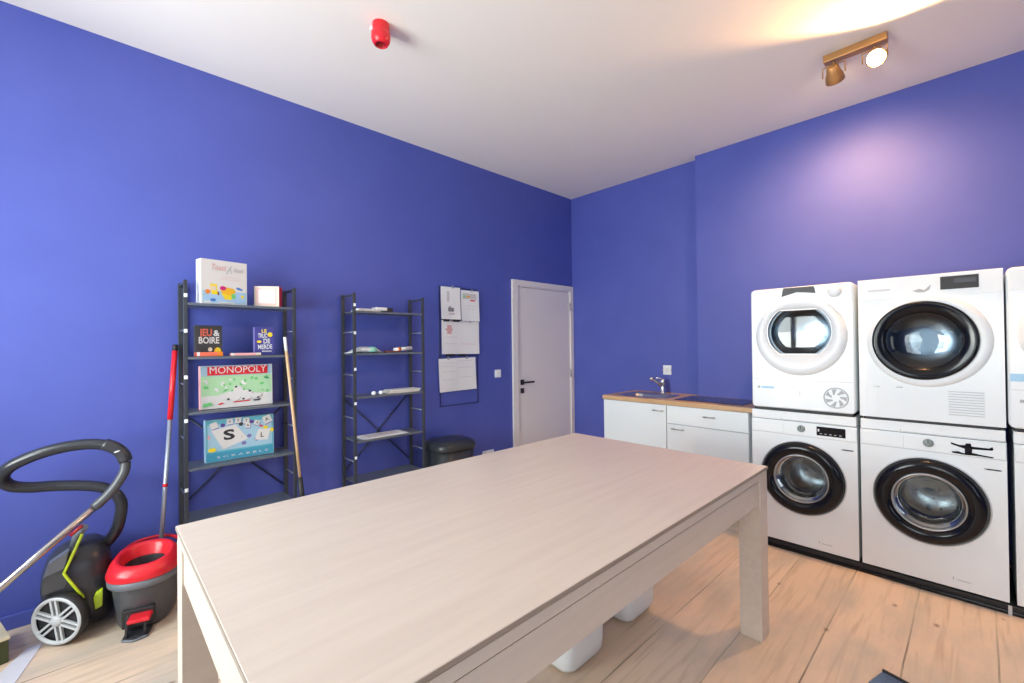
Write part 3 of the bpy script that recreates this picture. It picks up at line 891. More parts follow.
# ---- boxes of games -------------------------------------------------
def FR(u, v, y):
    """front face frame: text reading along +X facing -Y"""
    return Matrix(((1, 0, 0, u), (0, 0, -1, y), (0, 1, 0, v), (0, 0, 0, 1)))
class Art:
    def __init__(s, mb, w, h, d):
        s.mb, s.w, s.h, s.y = mb, w, h, -d / 2
        s.k = 0
    def _y(s):
        s.k += 1
        return s.y - 0.0002 - s.k * 0.00006
    def X(s, u): return (u - 0.5) * s.w
    def rect(s, m, u0, v0, u1, v1, rot=0):
        cx, cz = (u0 + u1) / 2, (v0 + v1) / 2; y = s._y()
        pts = []
        for a, b in ((u0, v0), (u1, v0), (u1, v1), (u0, v1)):
            dx, dz = (a - cx) * s.w, (b - cz) * s.h
            pts.append((s.X(cx) + dx * math.cos(rot) - dz * math.sin(rot), y, cz * s.h + dx * math.sin(rot) + dz * math.cos(rot)))
        s.mb.use(P[m]).poly(pts)
    def ell(s, m, u, v, ru, rv, n=20, rot=0):
        y = s._y(); pts = []
        for k in range(n):
            a = 2 * PI * k / n; dx, dz = ru * s.w * math.cos(a), rv * s.h * math.sin(a)
            pts.append((s.X(u) + dx * math.cos(rot) - dz * math.sin(rot), y, v * s.h + dx * math.sin(rot) + dz * math.cos(rot)))
        s.mb.use(P[m]).poly(pts)
    def poly(s, m, pts):
        y = s._y(); s.mb.use(P[m]).poly([(s.X(u), y, v * s.h) for u, v in pts])
    def text(s, m, body, u, v, size, width=None, rot=0, shear=0, ext=0.0):
        y = s._y()
        s.mb.use(P[m]).text(body, size, FR(s.X(u), v * s.h, y) @ Matrix.Rotation(rot, 4, 'Z'), 'CENTER', width, shear, ext)
GB = 'board games on the shelving unit'
def game_box(name, label, loc, rz, lean, w, h, d, side, front, art, cat='game box', group=GB):
    b = MB().use(P[side]).box(-w / 2, w / 2, -d / 2, d / 2, 0, h, 0.0015)
    a = Art(b, w, h, d)
    a.rect(front, 0.004, 0.004, 0.996, 0.996)
    if art: art(a)
    o = b.build(name)
    o.location = loc; o.rotation_euler = (-lean, 0, rz)
    return tag(o, label, cat, group)
def art_fruit(a):
    a.rect('paleblue', 0.03, 0.02, 0.985, 0.36)
    a.rect('offwhite', 0.03, 0.30, 0.985, 0.40)
    a.ell('sky', 0.3, 0.12, 0.26, 0.10); a.ell('sky', 0.75, 0.17, 0.22, 0.14); a.ell('blue', 0.25, 0.09, 0.06, 0.035)
    a.ell('orange', 0.14, 0.27, 0.055, 0.05)
    a.poly('yellow', [(0.18, 0.45), (0.33, 0.45), (0.35, 0.22), (0.22, 0.21)]); a.poly('cream', [(0.20, 0.40), (0.31, 0.40), (0.32, 0.31), (0.22, 0.31)])
    a.poly('gold', [(0.40, 0.33), (0.46, 0.41), (0.70, 0.37), (0.74, 0.30), (0.62, 0.12), (0.50, 0.13)]); a.poly('yellow', [(0.42, 0.25), (0.70, 0.20), (0.64, 0.11), (0.50, 0.12)])
    a.ell('magenta', 0.46, 0.37, 0.07, 0.05); a.ell('green', 0.69, 0.20, 0.05, 0.06); a.ell('brown', 0.36, 0.24, 0.02, 0.04)
    a.poly('blue', [(0.74, 0.40), (0.80, 0.42), (0.90, 0.37), (0.89, 0.34), (0.78, 0.36)]); a.poly('white', [(0.76, 0.46), (0.84, 0.44), (0.82, 0.41), (0.76, 0.42)])
    a.ell('yellow', 0.89, 0.20, 0.035, 0.04); a.rect('white', 0.06, 0.03, 0.2, 0.06); a.rect('offwhite', 0.35, 0.03, 0.72, 0.055)
    a.text('palepink', 'Toast', 0.36, 0.77, 0.052, 0.082, 0, 0.2, 0.0006)
    a.text('grey', '/', 0.56, 0.70, 0.075, None, 0, 0.3); a.text('grey', '\\', 0.63, 0.72, 0.05)
    a.text('grey', 'food', 0.80, 0.76, 0.042, 0.055, 0, 0.3)
    a.rect('palepink', 0.45, 0.625, 0.78, 0.632); a.rect('palepink', 0.40, 0.57, 0.88, 0.576)
def art_small(a):
    a.rect('cream', 0.02, 0.02, 0.98, 0.98); a.rect('palepink', 0.10, 0.10, 0.90, 0.90); a.rect('offwhite', 0.17, 0.17, 0.83, 0.83); a.rect('palepink', 0.20, 0.20, 0.80, 0.80); a.rect('white', 0.22, 0.22, 0.78, 0.78)
def art_boire(a):
    a.text('salmon', 'JEU', 0.40, 0.66, 0.062, 0.066, 0, 0, 0.0016); a.text('white', '&', 0.78, 0.66, 0.052, None, 0, 0, 0.001)
    a.text('offwhite', 'BOIRE', 0.50, 0.42, 0.056, 0.108, 0, 0, 0.0014)
    a.ell('gold', 0.82, 0.16, 0.13, 0.13); a.ell('yellow', 0.84, 0.19, 0.09, 0.09); a.ell('cream', 0.54, 0.22, 0.08, 0.07); a.poly('orange', [(0.62, 0.02), (0.95, 0.02), (0.90, 0.12), (0.66, 0.14)])
def art_purple(a):
    a.rect('violetblue', 0.03, 0.02, 0.97, 0.98)
    a.text('yellow', 'LE', 0.48, 0.80, 0.032, None, 0, 0, 0.001); a.text('white', 'TRUC', 0.40, 0.62, 0.040, 0.055, 0, 0, 0.001)
    a.ell('yellow', 0.78, 0.73, 0.13, 0.085); a.text('white', 'DE', 0.60, 0.42, 0.044, 0.040, 0, 0, 0.0012); a.ell('yellow', 0.22, 0.48, 0.12, 0.045)
    a.text('white', 'MERDE', 0.52, 0.22, 0.042, 0.086, 0.03, 0, 0.001); a.rect('offwhite', 0.35, 0.12, 0.85, 0.16)
def art_mono(a):
    a.rect('paleblue', 0.01, 0.76, 0.99, 0.99); a.rect('palegreen', 0.01, 0.30, 0.99, 0.76); a.rect('offwhite', 0.01, 0.01, 0.99, 0.22)
    a.poly('offwhite', [(0.01, 0.2), (0.3, 0.34), (0.7, 0.33), (0.99, 0.22), (0.99, 0.05), (0.01, 0.05)])
    rnd = random.Random(3)
    for i in range(34):
        a.ell(rnd.choice(['green', 'green', 'palegreen', 'darkgreen' if i % 4 == 0 else 'green', 'white']), 0.04 + 0.92 * rnd.random(), 0.33 + 0.38 * rnd.random(), 0.012 + 0.03 * rnd.random(), 0.012 + 0.03 * rnd.random(), 12, rnd.random() * 3)
    a.rect('red', 0.09, 0.775, 0.925, 0.975)
    a.text('white', 'MONOPOLY', 0.508, 0.815, 0.062, 0.318, 0, 0, 0.0)
    # a heap of silver playing pieces and cards
    for u, v, ru, rv, r in ((0.38, 0.28, 0.10, 0.10, 0.2), (0.50, 0.37, 0.07, 0.14, 0.3), (0.62, 0.30, 0.08, 0.09, -0.2), (0.74, 0.24, 0.09, 0.06, 0.1), (0.56, 0.22, 0.12, 0.07, 0), (0.46, 0.20, 0.07, 0.05, 0.4)):
        a.ell('grey', u + 0.008, v - 0.012, ru, rv, 18, r); a.ell('offwhite', u, v, ru, rv, 18, r)
    for u, v in ((0.47, 0.48), (0.57, 0.18), (0.66, 0.36), (0.36, 0.20), (0.78, 0.19)):
        a.ell('charcoal', u, v, 0.02, 0.022, 10)
    a.poly('red', [(0.21, 0.10), (0.27, 0.13), (0.31, 0.11), (0.25, 0.08)]); a.rect('red', 0.43, 0.115, 0.66, 0.14, 0.04); a.poly('green', [(0.03, 0.05), (0.16, 0.09), (0.13, 0.16), (0.03, 0.13)])
    a.poly('charcoal', [(0.70, 0.14), (0.82, 0.16), (0.80, 0.12), (0.72, 0.11)])
def art_tiles(a):
    a.rect('aqua', 0.01, 0.01, 0.99, 0.99); a.rect('paleblue', 0.03, 0.25, 0.97, 0.88); a.rect('teal', 0.01, 0.01, 0.99, 0.22)
    a.ell('paleblue', 0.55, 0.5, 0.4, 0.2, 24)
    def tile(u, v, su, rot, ch, cs, m='offwhite'):
        a.rect('lavender', u - su / 2 + 0.008, v - su * 0.74 - 0.02, u + su / 2 + 0.008, v + su * 0.74 - 0.02, rot)
        a.rect(m, u - su / 2, v - su * 0.74, u + su / 2, v + su * 0.74, rot)
        if ch: a.text('charcoal', ch, u, v - cs * 1.2, cs * 1.05, None, rot, 0, cs * 0.025)
    tile(0.12, 0.86, 0.10, 0.3, '', 0.02); tile(0.34, 0.92, 0.09, 0.1, 'A', 0.018); tile(0.46, 0.93, 0.09, -0.1, 'E', 0.018); tile(0.58, 0.90, 0.09, 0, 'T', 0.020); tile(0.60, 0.78, 0.08, -0.1, 'N', 0.018)
    tile(0.74, 0.82, 0.08, -0.4, 'R', 0.018); tile(0.90, 0.88, 0.13, 0.35, 'A', 0.028)
    for u, v, m in ((0.24, 0.85, 'purple'), (0.50, 0.83, 'charcoal'), (0.66, 0.86, 'purple'), (0.62, 0.52, 'lavender'), (0.73, 0.42, 'purple'), (0.54, 0.36, 'lavender')): a.ell(m, u, v, 0.035, 0.045, 14)
    a.poly('red', [(0.79, 0.77), (0.84, 0.72), (0.78, 0.70)]); a.ell('yellow', 0.87, 0.68, 0.04, 0.04); a.ell('yellow', 0.97, 0.60, 0.03, 0.05); a.ell('yellow', 0.09, 0.29, 0.055, 0.05); a.rect('pink', 0.03, 0.55, 0.06, 0.64)
    a.poly('offwhite', [(0.08, 0.75), (0.42, 0.84), (0.60, 0.46), (0.24, 0.27)])
    a.text('black', 'S', 0.33, 0.50, 0.085, 0.062, 0.05, 0, 0.003); a.text('charcoal', '1', 0.51, 0.50, 0.018)
    a.poly('offwhite', [(0.76, 0.66), (0.95, 0.63), (0.90, 0.36), (0.70, 0.40)]); a.text('charcoal', 'L', 0.81, 0.45, 0.042, None, -0.1, 0, 0.001)
    a.text('white', 'S C R A B B L E', 0.53, 0.08, 0.018, 0.29, 0, 0, 0.0)
bz = BZ
game_box('game_box', 'large white game box with coloured fruit picture, standing on the top shelf', (0.580, 3.250, bz[0]), math.radians(11), 0, 0.258, 0.272, 0.075, 'white', 'offwhite', art_fruit)
game_box('game_box', 'small cream and pink square box with red side on the top shelf', (0.848, 3.275, bz[0]), math.radians(-30), 0, 0.152, 0.138, 0.075, 'red', 'cream', art_small)
game_box('game_box', 'dark box reading JEU & BOIRE on the second shelf', (0.512, 3.295, bz[1]), math.radians(3), 0.03, 0.142, 0.192, 0.045, 'charcoal', 'charcoal', art_boire)
game_box('game_box', 'narrow purple box with yellow and white lettering on the second shelf', (0.822, 3.285, bz[1]), math.radians(1), 0.03, 0.118, 0.188, 0.04, 'lavender', 'violetblue', art_purple)
game_box('game_box', 'wide green and white board game box with red title bar on the third shelf', (0.667, 3.29, bz[2] + 0.001), math.radians(2), 0.035, 0.405, 0.268, 0.05, 'pink', 'offwhite', art_mono)
game_box('game_box', 'wide pale blue board game box with letter tiles on the fourth shelf', (0.682, 3.29, bz[3] + 0.001), math.radians(1), 0.035, 0.385, 0.262, 0.05, 'paleblue', 'paleblue', art_tiles)
def packet(label, loc, rz, w, d, h, m1, m2, group, name='card_packet', cat='card packet'):
    b = MB().use(P[m1]).box(-w / 2, w / 2, -d / 2, d / 2, 0, h, 0.004)
    b.use(P[m2]).box(w / 2 - 0.03, w / 2 - 0.002, -d / 2 - 0.0006, d / 2 - 0.001, 0.003, h + 0.0005, 0.0005)
    b.use(P['white']).box(-w / 2 + 0.006, -w / 2 + 0.02, -d / 2 - 0.0006, d / 2 - 0.002, 0.004, h + 0.0005, 0.0005)
    o = b.build(name); o.location = loc; o.rotation_euler = (0, 0, rz)
    return tag(o, label, cat, group)
packet('flat red and white packet lying in front of the dark box', (0.505, 3.235, bz[1]), 0.05, 0.14, 0.055, 0.027, 'salmon', 'orange', 'flat packets on the second shelf')
packet('flat pink packet with yellow end lying between the two standing boxes', (0.703, 3.235, bz[1]), -0.03, 0.17, 0.05, 0.018, 'pink', 'cream', 'flat packets on the second shelf')

# ---- things on the second unit ---------------------------------------
def top_pack():
    t = thing('paper_stack', 'grey and white flat pack with black end on the top shelf of the paper unit', 'flat box', (1.57, 3.27, bz[0]))
    MB().use(MPAPER2).box(-0.13, 0.07, -0.04, 0.05, 0, 0.010, 0.002).build('lower_sheet', t)
    MB().use(MPAPER).box(-0.11, 0.02, -0.04, 0.05, 0.010, 0.022, 0.002).build('envelope', t)
    MB().use(P['white']).box(0.03, 0.125, -0.045, 0.04, 0.0102, 0.038, 0.004).build('box_sleeve', t)
    tag(MB().use(MBLACKM).box(0.125, 0.175, -0.043, 0.038, 0.0, 0.036, 0.004).build('box_end', t), 'black end')
top_pack()
def bag():
    t = thing('plastic_bag', 'crumpled clear plastic bag with green contents on the second shelf of the paper unit', 'plastic bag', (1.53, 3.27, bz[1]))
    m = noise_mat('milky_plastic_film', (0.62, 0.68, 0.72), (0.80, 0.83, 0.85), 14, 0.2, 0.8, spec=0.6)
    b = MB().use(m)
    rng = random.Random(4); rings = []
    prof = [(-0.165, 0.018, 0.004), (-0.14, 0.03, 0.010), (-0.10, 0.05, 0.030), (-0.05, 0.06, 0.050), (0.0, 0.06, 0.052), (0.05, 0.055, 0.045), (0.09, 0.04, 0.032), (0.12, 0.02, 0.012), (0.14, 0.015, 0.006)]
    for x, ry, h in prof:
        ring = []
        for k in range(20):
            a = 2 * PI * k / 20
            j = 1 + 0.14 * (rng.random() - 0.5)
            ring.append((x + 0.006 * (rng.random() - 0.5), ry * math.cos(a) * j, max(0.0005, h * (0.5 + 0.5 * math.sin(a) * j))))
        rings.append(ring)
    b.ring_loft(rings); b.build('film', t)
    g = MB().use(P['mint'])
    g.lathe([(0.001, 0.046), (0.03, 0.042), (0.044, 0.030), (0.05, 0.010), (0.04, 0.004)], (0.035, -0.018, 0.004), 'Z', 18, sx=1.1, sy=1.0)
    tag(g.build('contents', t), 'mint green contents')
bag()
def roll():
    t = thing('rolled_paper', 'white rolled paper with orange band on the second shelf of the paper unit', 'paper roll', (1.78, 3.26, bz[1]))
    MB().use(P['brown']).box(-0.095, 0.02, -0.02, 0.02, 0.001, 0.014, 0.003).build('dark_case', t)
    MB().use(MPAPER).cyl((-0.01, 0, 0.021), (0.15, 0.0, 0.034), 0.016, n=16).build('paper', t)
    MB().use(P['orange']).cyl((0.02, 0, 0.0234), (0.045, 0, 0.0254), 0.0175, n=16).build('band', t)
roll()
def third_row():
    for i, (x, lab) in enumerate(((1.572, 'small white ball on the third shelf of the paper unit, the left one of two'), (1.632, 'small white ball on the third shelf of the paper unit, beside the paper pile'))):
        o = MB().use(MWPLAS).lathe([(0.001, 0.0), (0.010, 0.001), (0.017, 0.006), (0.0195, 0.014), (0.018, 0.022), (0.012, 0.029), (0.001, 0.032)], (0, 0, 0), 'Z', 20).build('ball')
        o.location = (x, 3.225, bz[2]); tag(o, lab, 'ball', 'small white balls')
    t = thing('paper_stack', 'curling pile of white leaflets on the third shelf of the paper unit', 'paper stack', (1.84, 3.27, bz[2]))
    for i in range(6):
        a = 0.03 * math.sin(i * 2.1)
        MB().use(MPAPER if i % 2 else MPAPER2).box(-0.145 + i * 0.006, 0.14 + i * 0.003, -0.05, 0.085, i * 0.0042, i * 0.0042 + 0.0034, 0.0005, 1, Matrix.Rotation(a, 4, 'Z')).build('leaflet', t)
    t = thing('paper_stack', 'white printed sheets lying flat on the fourth shelf of the paper unit', 'paper stack', (1.665, 3.295, bz[3]))
    MB().use(MPAPER).box(-0.185, 0.20, -0.085, 0.085, 0, 0.003).build('lower_sheet', t)
    s = MB().use(MPAPER).box(-0.15, 0.17, -0.075, 0.08, 0.003, 0.0045)
    s.use(MINKL)
    for i in range(9): s.box(-0.12 + i * 0.03, -0.10 + i * 0.03, -0.06, 0.06, 0.0045, 0.0047)
    s.build('printed_sheet', t)
third_row()

# ---- hung sheets -------------------------------------------------------
def wall_rack():
    t = thing('hanging_rack', 'thin black wire rack on the wall holding the hung sheets', 'wall rack', (2.55, Y1, 0))
    b = MB().use(MBLACKM)
    for x in (-0.225, 0.225):
        b.cyl((x, -0.006, 0.865), (x, -0.006, 1.99), 0.0028, n=8)
    for z in (1.985, 1.672, 1.335, 0.865):
        b.cyl((-0.228, -0.006, z), (0.228, -0.006, z), 0.003, n=8)
    b.build('wire_frame', t)
wall_rack()
def sheet(label, x0, x1, z0, z1, tilt, off, art, dark=None):
    t = thing('hung_sheet', label, 'paper sheet', ((x0 + x1) / 2, Y1 - 0.018 - off, (z0 + z1) / 2), 0, 'sheets hung on the wall rack')
    t.rotation_euler = (0, tilt, 0)
    w, h = x1 - x0, z1 - z0
    b = MB().use(MPAPER)
    n = 10
    def surf(k, j, dy=0): # slight curl at the lower corners
        u = k / n; v = j / n
        return ((u - 0.5) * w, -0.010 * (1 - v) ** 2 * abs(u - 0.5) * 2 + dy, (v - 0.5) * h)
    for dy in (0.0, 0.0012):
        g = [[b.bm.verts.new(surf(k, j, dy)) for j in range(n + 1)] for k in range(n + 1)]
        for k in range(n):
            for j in range(n): b.face([g[k][j], g[k + 1][j], g[k + 1][j + 1], g[k][j + 1]], True)
    for (m, u0, v0, u1, v1) in art:
        b.use(m).box((u0 - 0.5) * w, (u1 - 0.5) * w, -0.0125 * (1 - v0) ** 2 * abs((u0 + u1) / 2 - 0.5) * 2 - 0.0016, -0.0016, (v0 - 0.5) * h, (v1 - 0.5) * h)
    b.build('paper', t)
    for u in (0.25, 0.75) if w > 0.35 else (0.6,):
        c = MB().use(MSTEEL).box((u - 0.5) * w - 0.008, (u - 0.5) * w + 0.008, -0.006, 0.004, h / 2 - 0.012, h / 2 + 0.016, 0.001)
        tag(c.build('clip', t), 'small metal clip')
    if dark:
        for u0, u1 in dark:
            MB().use(MBLACKM).box((u0 - 0.5) * w, (u1 - 0.5) * w, -0.003, 0.003, -h / 2 - 0.022, -h / 2 - 0.001, 0.002).build('binder_bar', t)
sheet('white sheet with small dark picture, upper left of the hung sheets', 2.325, 2.548, 1.680, 1.985, 0.0, 0.013,
      [(MINKL, 0.30, 0.55, 0.42, 0.86), (MINK, 0.36, 0.24, 0.66, 0.36), (MINKL, 0.4, 0.14, 0.72, 0.2), (MINK, 0.4, 0.3, 0.5, 0.40)], [(0.12, 0.42), (0.62, 0.95)])
sheet('white sheet with a small coloured header, upper right of the hung sheets', 2.560, 2.782, 1.668, 1.968, 0.0, 0.009,
      [(MINKL, 0.1, 0.72, 0.85, 0.90), (P['green'], 0.12, 0.76, 0.2, 0.84), (P['gold'], 0.3, 0.78, 0.5, 0.83), (P['red'], 0.5, 0.66, 0.78, 0.70), (MINKL, 0.4, 0.5, 0.8, 0.51), (MINKL, 0.4, 0.4, 0.8, 0.41)])
sheet('wide white sheet with faint pink drawing, middle of the hung sheets', 2.340, 2.788, 1.350, 1.668, 0.015, -0.004,
      [(P['palepink'], 0.10, 0.70, 0.28, 0.76), (P['palepink'], 0.14, 0.60, 0.25, 0.86), (MINKL, 0.1, 0.50, 0.4, 0.51), (P['palepink'], 0.5, 0.3, 0.9, 0.31), (MINKL, 0.1, 0.3, 0.4, 0.31)], [(0.10, 0.35), (0.45, 0.62)])
sheet('wide white sheet covered in faint print, lowest of the hung sheets', 2.305, 2.740, 1.000, 1.312, -0.015, 0.0,
      [(MINKL, 0.08, 0.86, 0.4, 0.87), (MINKL, 0.08, 0.76, 0.4, 0.77), (MINKL, 0.08, 0.6, 0.42, 0.61), (MINKL, 0.5, 0.9, 0.9, 0.91), (MINKL, 0.5, 0.7, 0.9, 0.71), (MINKL, 0.48, 0.2, 0.485, 0.9), (MINKL, 0.5, 0.4, 0.9, 0.41), (MINKL, 0.08, 0.35, 0.4, 0.36)])

# ---- waste bin -----------------------------------------------------------
def bin_():
    t = thing('waste_bin', 'round-cornered black waste bin by the wall beyond the paper unit', 'waste bin', (2.265, 3.20, 0))
    def rr(hx, hy, r, z, n=8):
        pts = []
        for cx, cy_, a0 in ((hx - r, hy - r, 0), (-hx + r, hy - r, PI / 2), (-hx + r, -hy + r, PI), (hx - r, -hy + r, 1.5 * PI)):
            for k in range(n + 1):
                a = a0 + k / n * PI / 2
                pts.append((cx + r * math.cos(a), cy_ + r * math.sin(a), z))
        return pts
    m = mat('black_bin_plastic', (0.028, 0.032, 0.036), 0.32)
    b = MB().use(m); b.ring_loft([rr(0.17, 0.15, 0.10, 0), rr(0.175, 0.155, 0.10, 0.01), rr(0.195, 0.175, 0.11, 0.55)], True, True); b.build('body', t)
    l = MB().use(m); l.ring_loft([rr(0.200, 0.180, 0.11, 0.535), rr(0.204, 0.184, 0.11, 0.545), rr(0.204, 0.184, 0.11, 0.570), rr(0.197, 0.177, 0.11, 0.590), rr(0.17, 0.15, 0.10, 0.606), rr(0.08, 0.07, 0.06, 0.612)], True, True); l.build('lid', t)
    p = MB().use(m); p.box(-0.05, 0.05, -0.195, -0.14, 0.012, 0.03, 0.005); p.build('pedal', t)
bin_()

# ------------------------------------------------------------------ vacuum cleaner
def vacuum():
    t = thing('vacuum_cleaner', 'upright-parked dark grey canister vacuum cleaner with lime trim and looped hose', 'vacuum cleaner', (-0.004, 0.080, 0))
    b = MB().use(MDG2)
    levels = [  # z, cx, cy, hx, hy, exponent
        (0.030, -0.020, 3.16, 0.085, 0.10, 2.6), (0.06, -0.035, 3.160, 0.115, 0.125, 2.8), (0.14, -0.060, 3.155, 0.134, 0.138, 3.0), (0.24, -0.065, 3.155, 0.134, 0.138, 3.0),
        (0.31, -0.063, 3.155, 0.130, 0.135, 2.9), (0.37, -0.058, 3.16, 0.118, 0.124, 2.6), (0.412, -0.050, 3.165, 0.094, 0.102, 2.4), (0.432, -0.044, 3.17, 0.062, 0.072, 2.2), (0.440, -0.040, 3.17, 0.015, 0.02, 2)]
    rings = []
    n = 40
    for z, cx, cy, hx, hy, e in levels:
        r = []
        for k in range(n):
            a = 2 * PI * k / n; c, s_ = math.cos(a), math.sin(a)
            r.append((cx + hx * math.copysign(abs(c) ** (2 / e), c), cy + hy * math.copysign(abs(s_) ** (2 / e), s_), z))
        rings.append(r)
    b.ring_loft(rings); b.build('body', t)
    # lighter side cover, left of the lime line
    s = MB().use(MDG)
    pts = [(-0.188, 0.245), (-0.186, 0.32), (-0.165, 0.375), (-0.110, 0.415), (-0.090, 0.42), (-0.112, 0.33), (-0.075, 0.255)]
    s.prism([(x, 3.020, z) for x, z in pts], (0, 0.06, 0), 0.006); s.build('side_cover', t)
    u = MB().use(MMG)
    u.prism([(-0.180, 3.012, 0.335), (-0.163, 3.012, 0.395), (-0.092, 3.012, 0.440), (-0.108, 3.012, 0.355)], (0, 0.05, 0), 0.004)
    u.build('upper_cover', t)
    l = MB().use(MLIME)
    l.tube([(-0.045, 3.020, 0.505), (-0.078, 3.010, 0.42), (-0.110, 3.006, 0.335), (-0.086, 3.002, 0.285), (-0.044, 3.002, 0.20), (-0.044, 3.004, 0.165), (-0.062, 3.004, 0.130)], 0.0065, 10)
    tag(l.build('trim_line', t), 'thin lime green line')
    g = MB().use(MLIME)
    g.prism([(0.000, 3.008, 0.11), (-0.006, 3.008, 0.17), (0.004, 3.008, 0.195), (0.030, 3.008, 0.205), (0.028, 3.008, 0.12)], (0, 0.045, 0), 0.004)
    tag(g.build('release_tab', t), 'lime green tab')
    h = MB().use(MMG)
    h.tube([(-0.075, 3.10, 0.43), (-0.06, 3.06, 0.50), (-0.04, 3.035, 0.535)], 0.02, 12); h.build('carry_handle', t)
    # big spoked wheel turned to the camera
    wl = MB().use(MBLACKM)
    wc = Vector((-0.124, 2.995, 0.124)); 
    R = Matrix.Translation(wc) @ Matrix.Rotation(math.radians(-40), 4, 'Z')
    def L(prof, m, n_=48):
        wl.use(m); rings = []
        for r, hgt in prof:
            rings.append([R @ Vector((r * math.cos(2 * PI * k / n_), hgt, r * math.sin(2 * PI * k / n_))) for k in range(n_)])
        wl.ring_loft(rings, False, False)
    L([(0.108, 0.03), (0.119, 0.028), (0.122, 0.01), (0.120, -0.012), (0.112, -0.018)], MBLACKM)
    L([(0.114, -0.018), (0.110, -0.022), (0.100, -0.022), (0.096, -0.012)], MWGREY)
    L([(0.098, -0.004), (0.001, -0.004)], MBLACKM)
    L([(0.001, -0.026), (0.020, -0.025), (0.026, -0.018), (0.027, -0.004)], MWGREY, 24)
    for q in range(6):
        a = q * PI / 3 + 0.35
        for da in (-0.011, 0.011):
            xf = R @ Matrix.Rotation(a, 4, 'Y')
            wl.use(MWGREY).box(0.018, 0.100, -0.019, -0.006, da - 0.005, da + 0.005, 0.001, 1, xf)
    tag(wl.build('wheel', t), 'large pale spoked wheel with black tyre')
    # hose loop
    hp = [(0.010, 3.16, 0.375), (0.045, 3.14, 0.395), (0.086, 3.11, 0.465), (0.105, 3.10, 0.575), (0.098, 3.10, 0.625), (0.075, 3.105, 0.665), (0.026, 3.12, 0.700), (-0.050, 3.14, 0.722), (-0.147, 3.16, 0.738), (-0.232, 3.16, 0.750),
          (-0.292, 3.15, 0.772), (-0.317, 3.13, 0.807), (-0.315, 3.10, 0.845), (-0.280, 3.07, 0.888), (-0.195, 3.04, 0.930), (-0.100, 3.02, 0.952), (-0.012, 3.00, 0.954), (0.050, 2.98, 0.940)]
    ho = MB().use(MHOSE).tube(hp, 0.0265, 14, rib=(0.006, 0.0016), smooth_path=8)
    ho.build('hose', t)
    cp = MB().use(MDG2)
    cp.tube([(0.035, 2.985, 0.948), (0.075, 2.975, 0.925), (0.105, 2.965, 0.89), (0.117, 2.96, 0.85)], 0.030, 16, smooth_path=4, radii=None)
    hn = cp.build('hose_handle', t)
    MB().use(MWGREY).tube([(0.074, 2.948, 0.905), (0.094, 2.935, 0.912)], 0.004, 8).build('handle_mark', hn)
    MB().use(MDG2).cyl((-0.010, 3.17, 0.362), (0.038, 3.145, 0.388), 0.034, 0.030).build('hose_socket', t)
    n2 = MB().use(MDG)
    n2.tube([(0.117, 2.96, 0.85), (0.112, 2.955, 0.80), (0.085, 2.95, 0.745), (0.045, 2.95, 0.69), (0.000, 2.955, 0.645)], 0.022, 14, smooth_path=5); n2.build('bent_tube', t)
    tb = MB().use(MTUBE)
    a, c = Vector((0.005, 2.955, 0.650)), Vector((-0.62, 2.99, 0.07))
    tb.cyl(a, c, 0.0175, n=18); tb.build('suction_tube', t)
    cl = MB().use(MREDD); q = a.lerp(c, 0.11)
    cl.tube([q + Vector((0.02, -0.012, -0.018)), q + Vector((-0.022, -0.010, -0.056))], 0.008, 10); cl.build('height_clip', t)
    nz = MB().use(MDG2).box(-0.76, -0.60, 2.86, 3.12, 0.004, 0.045, 0.012).tube([(-0.68, 2.99, 0.03), (-0.62, 2.99, 0.075), (-0.585, 2.988, 0.108)], 0.021, 12)
    nz.build('floor_nozzle', t)
vacuum()

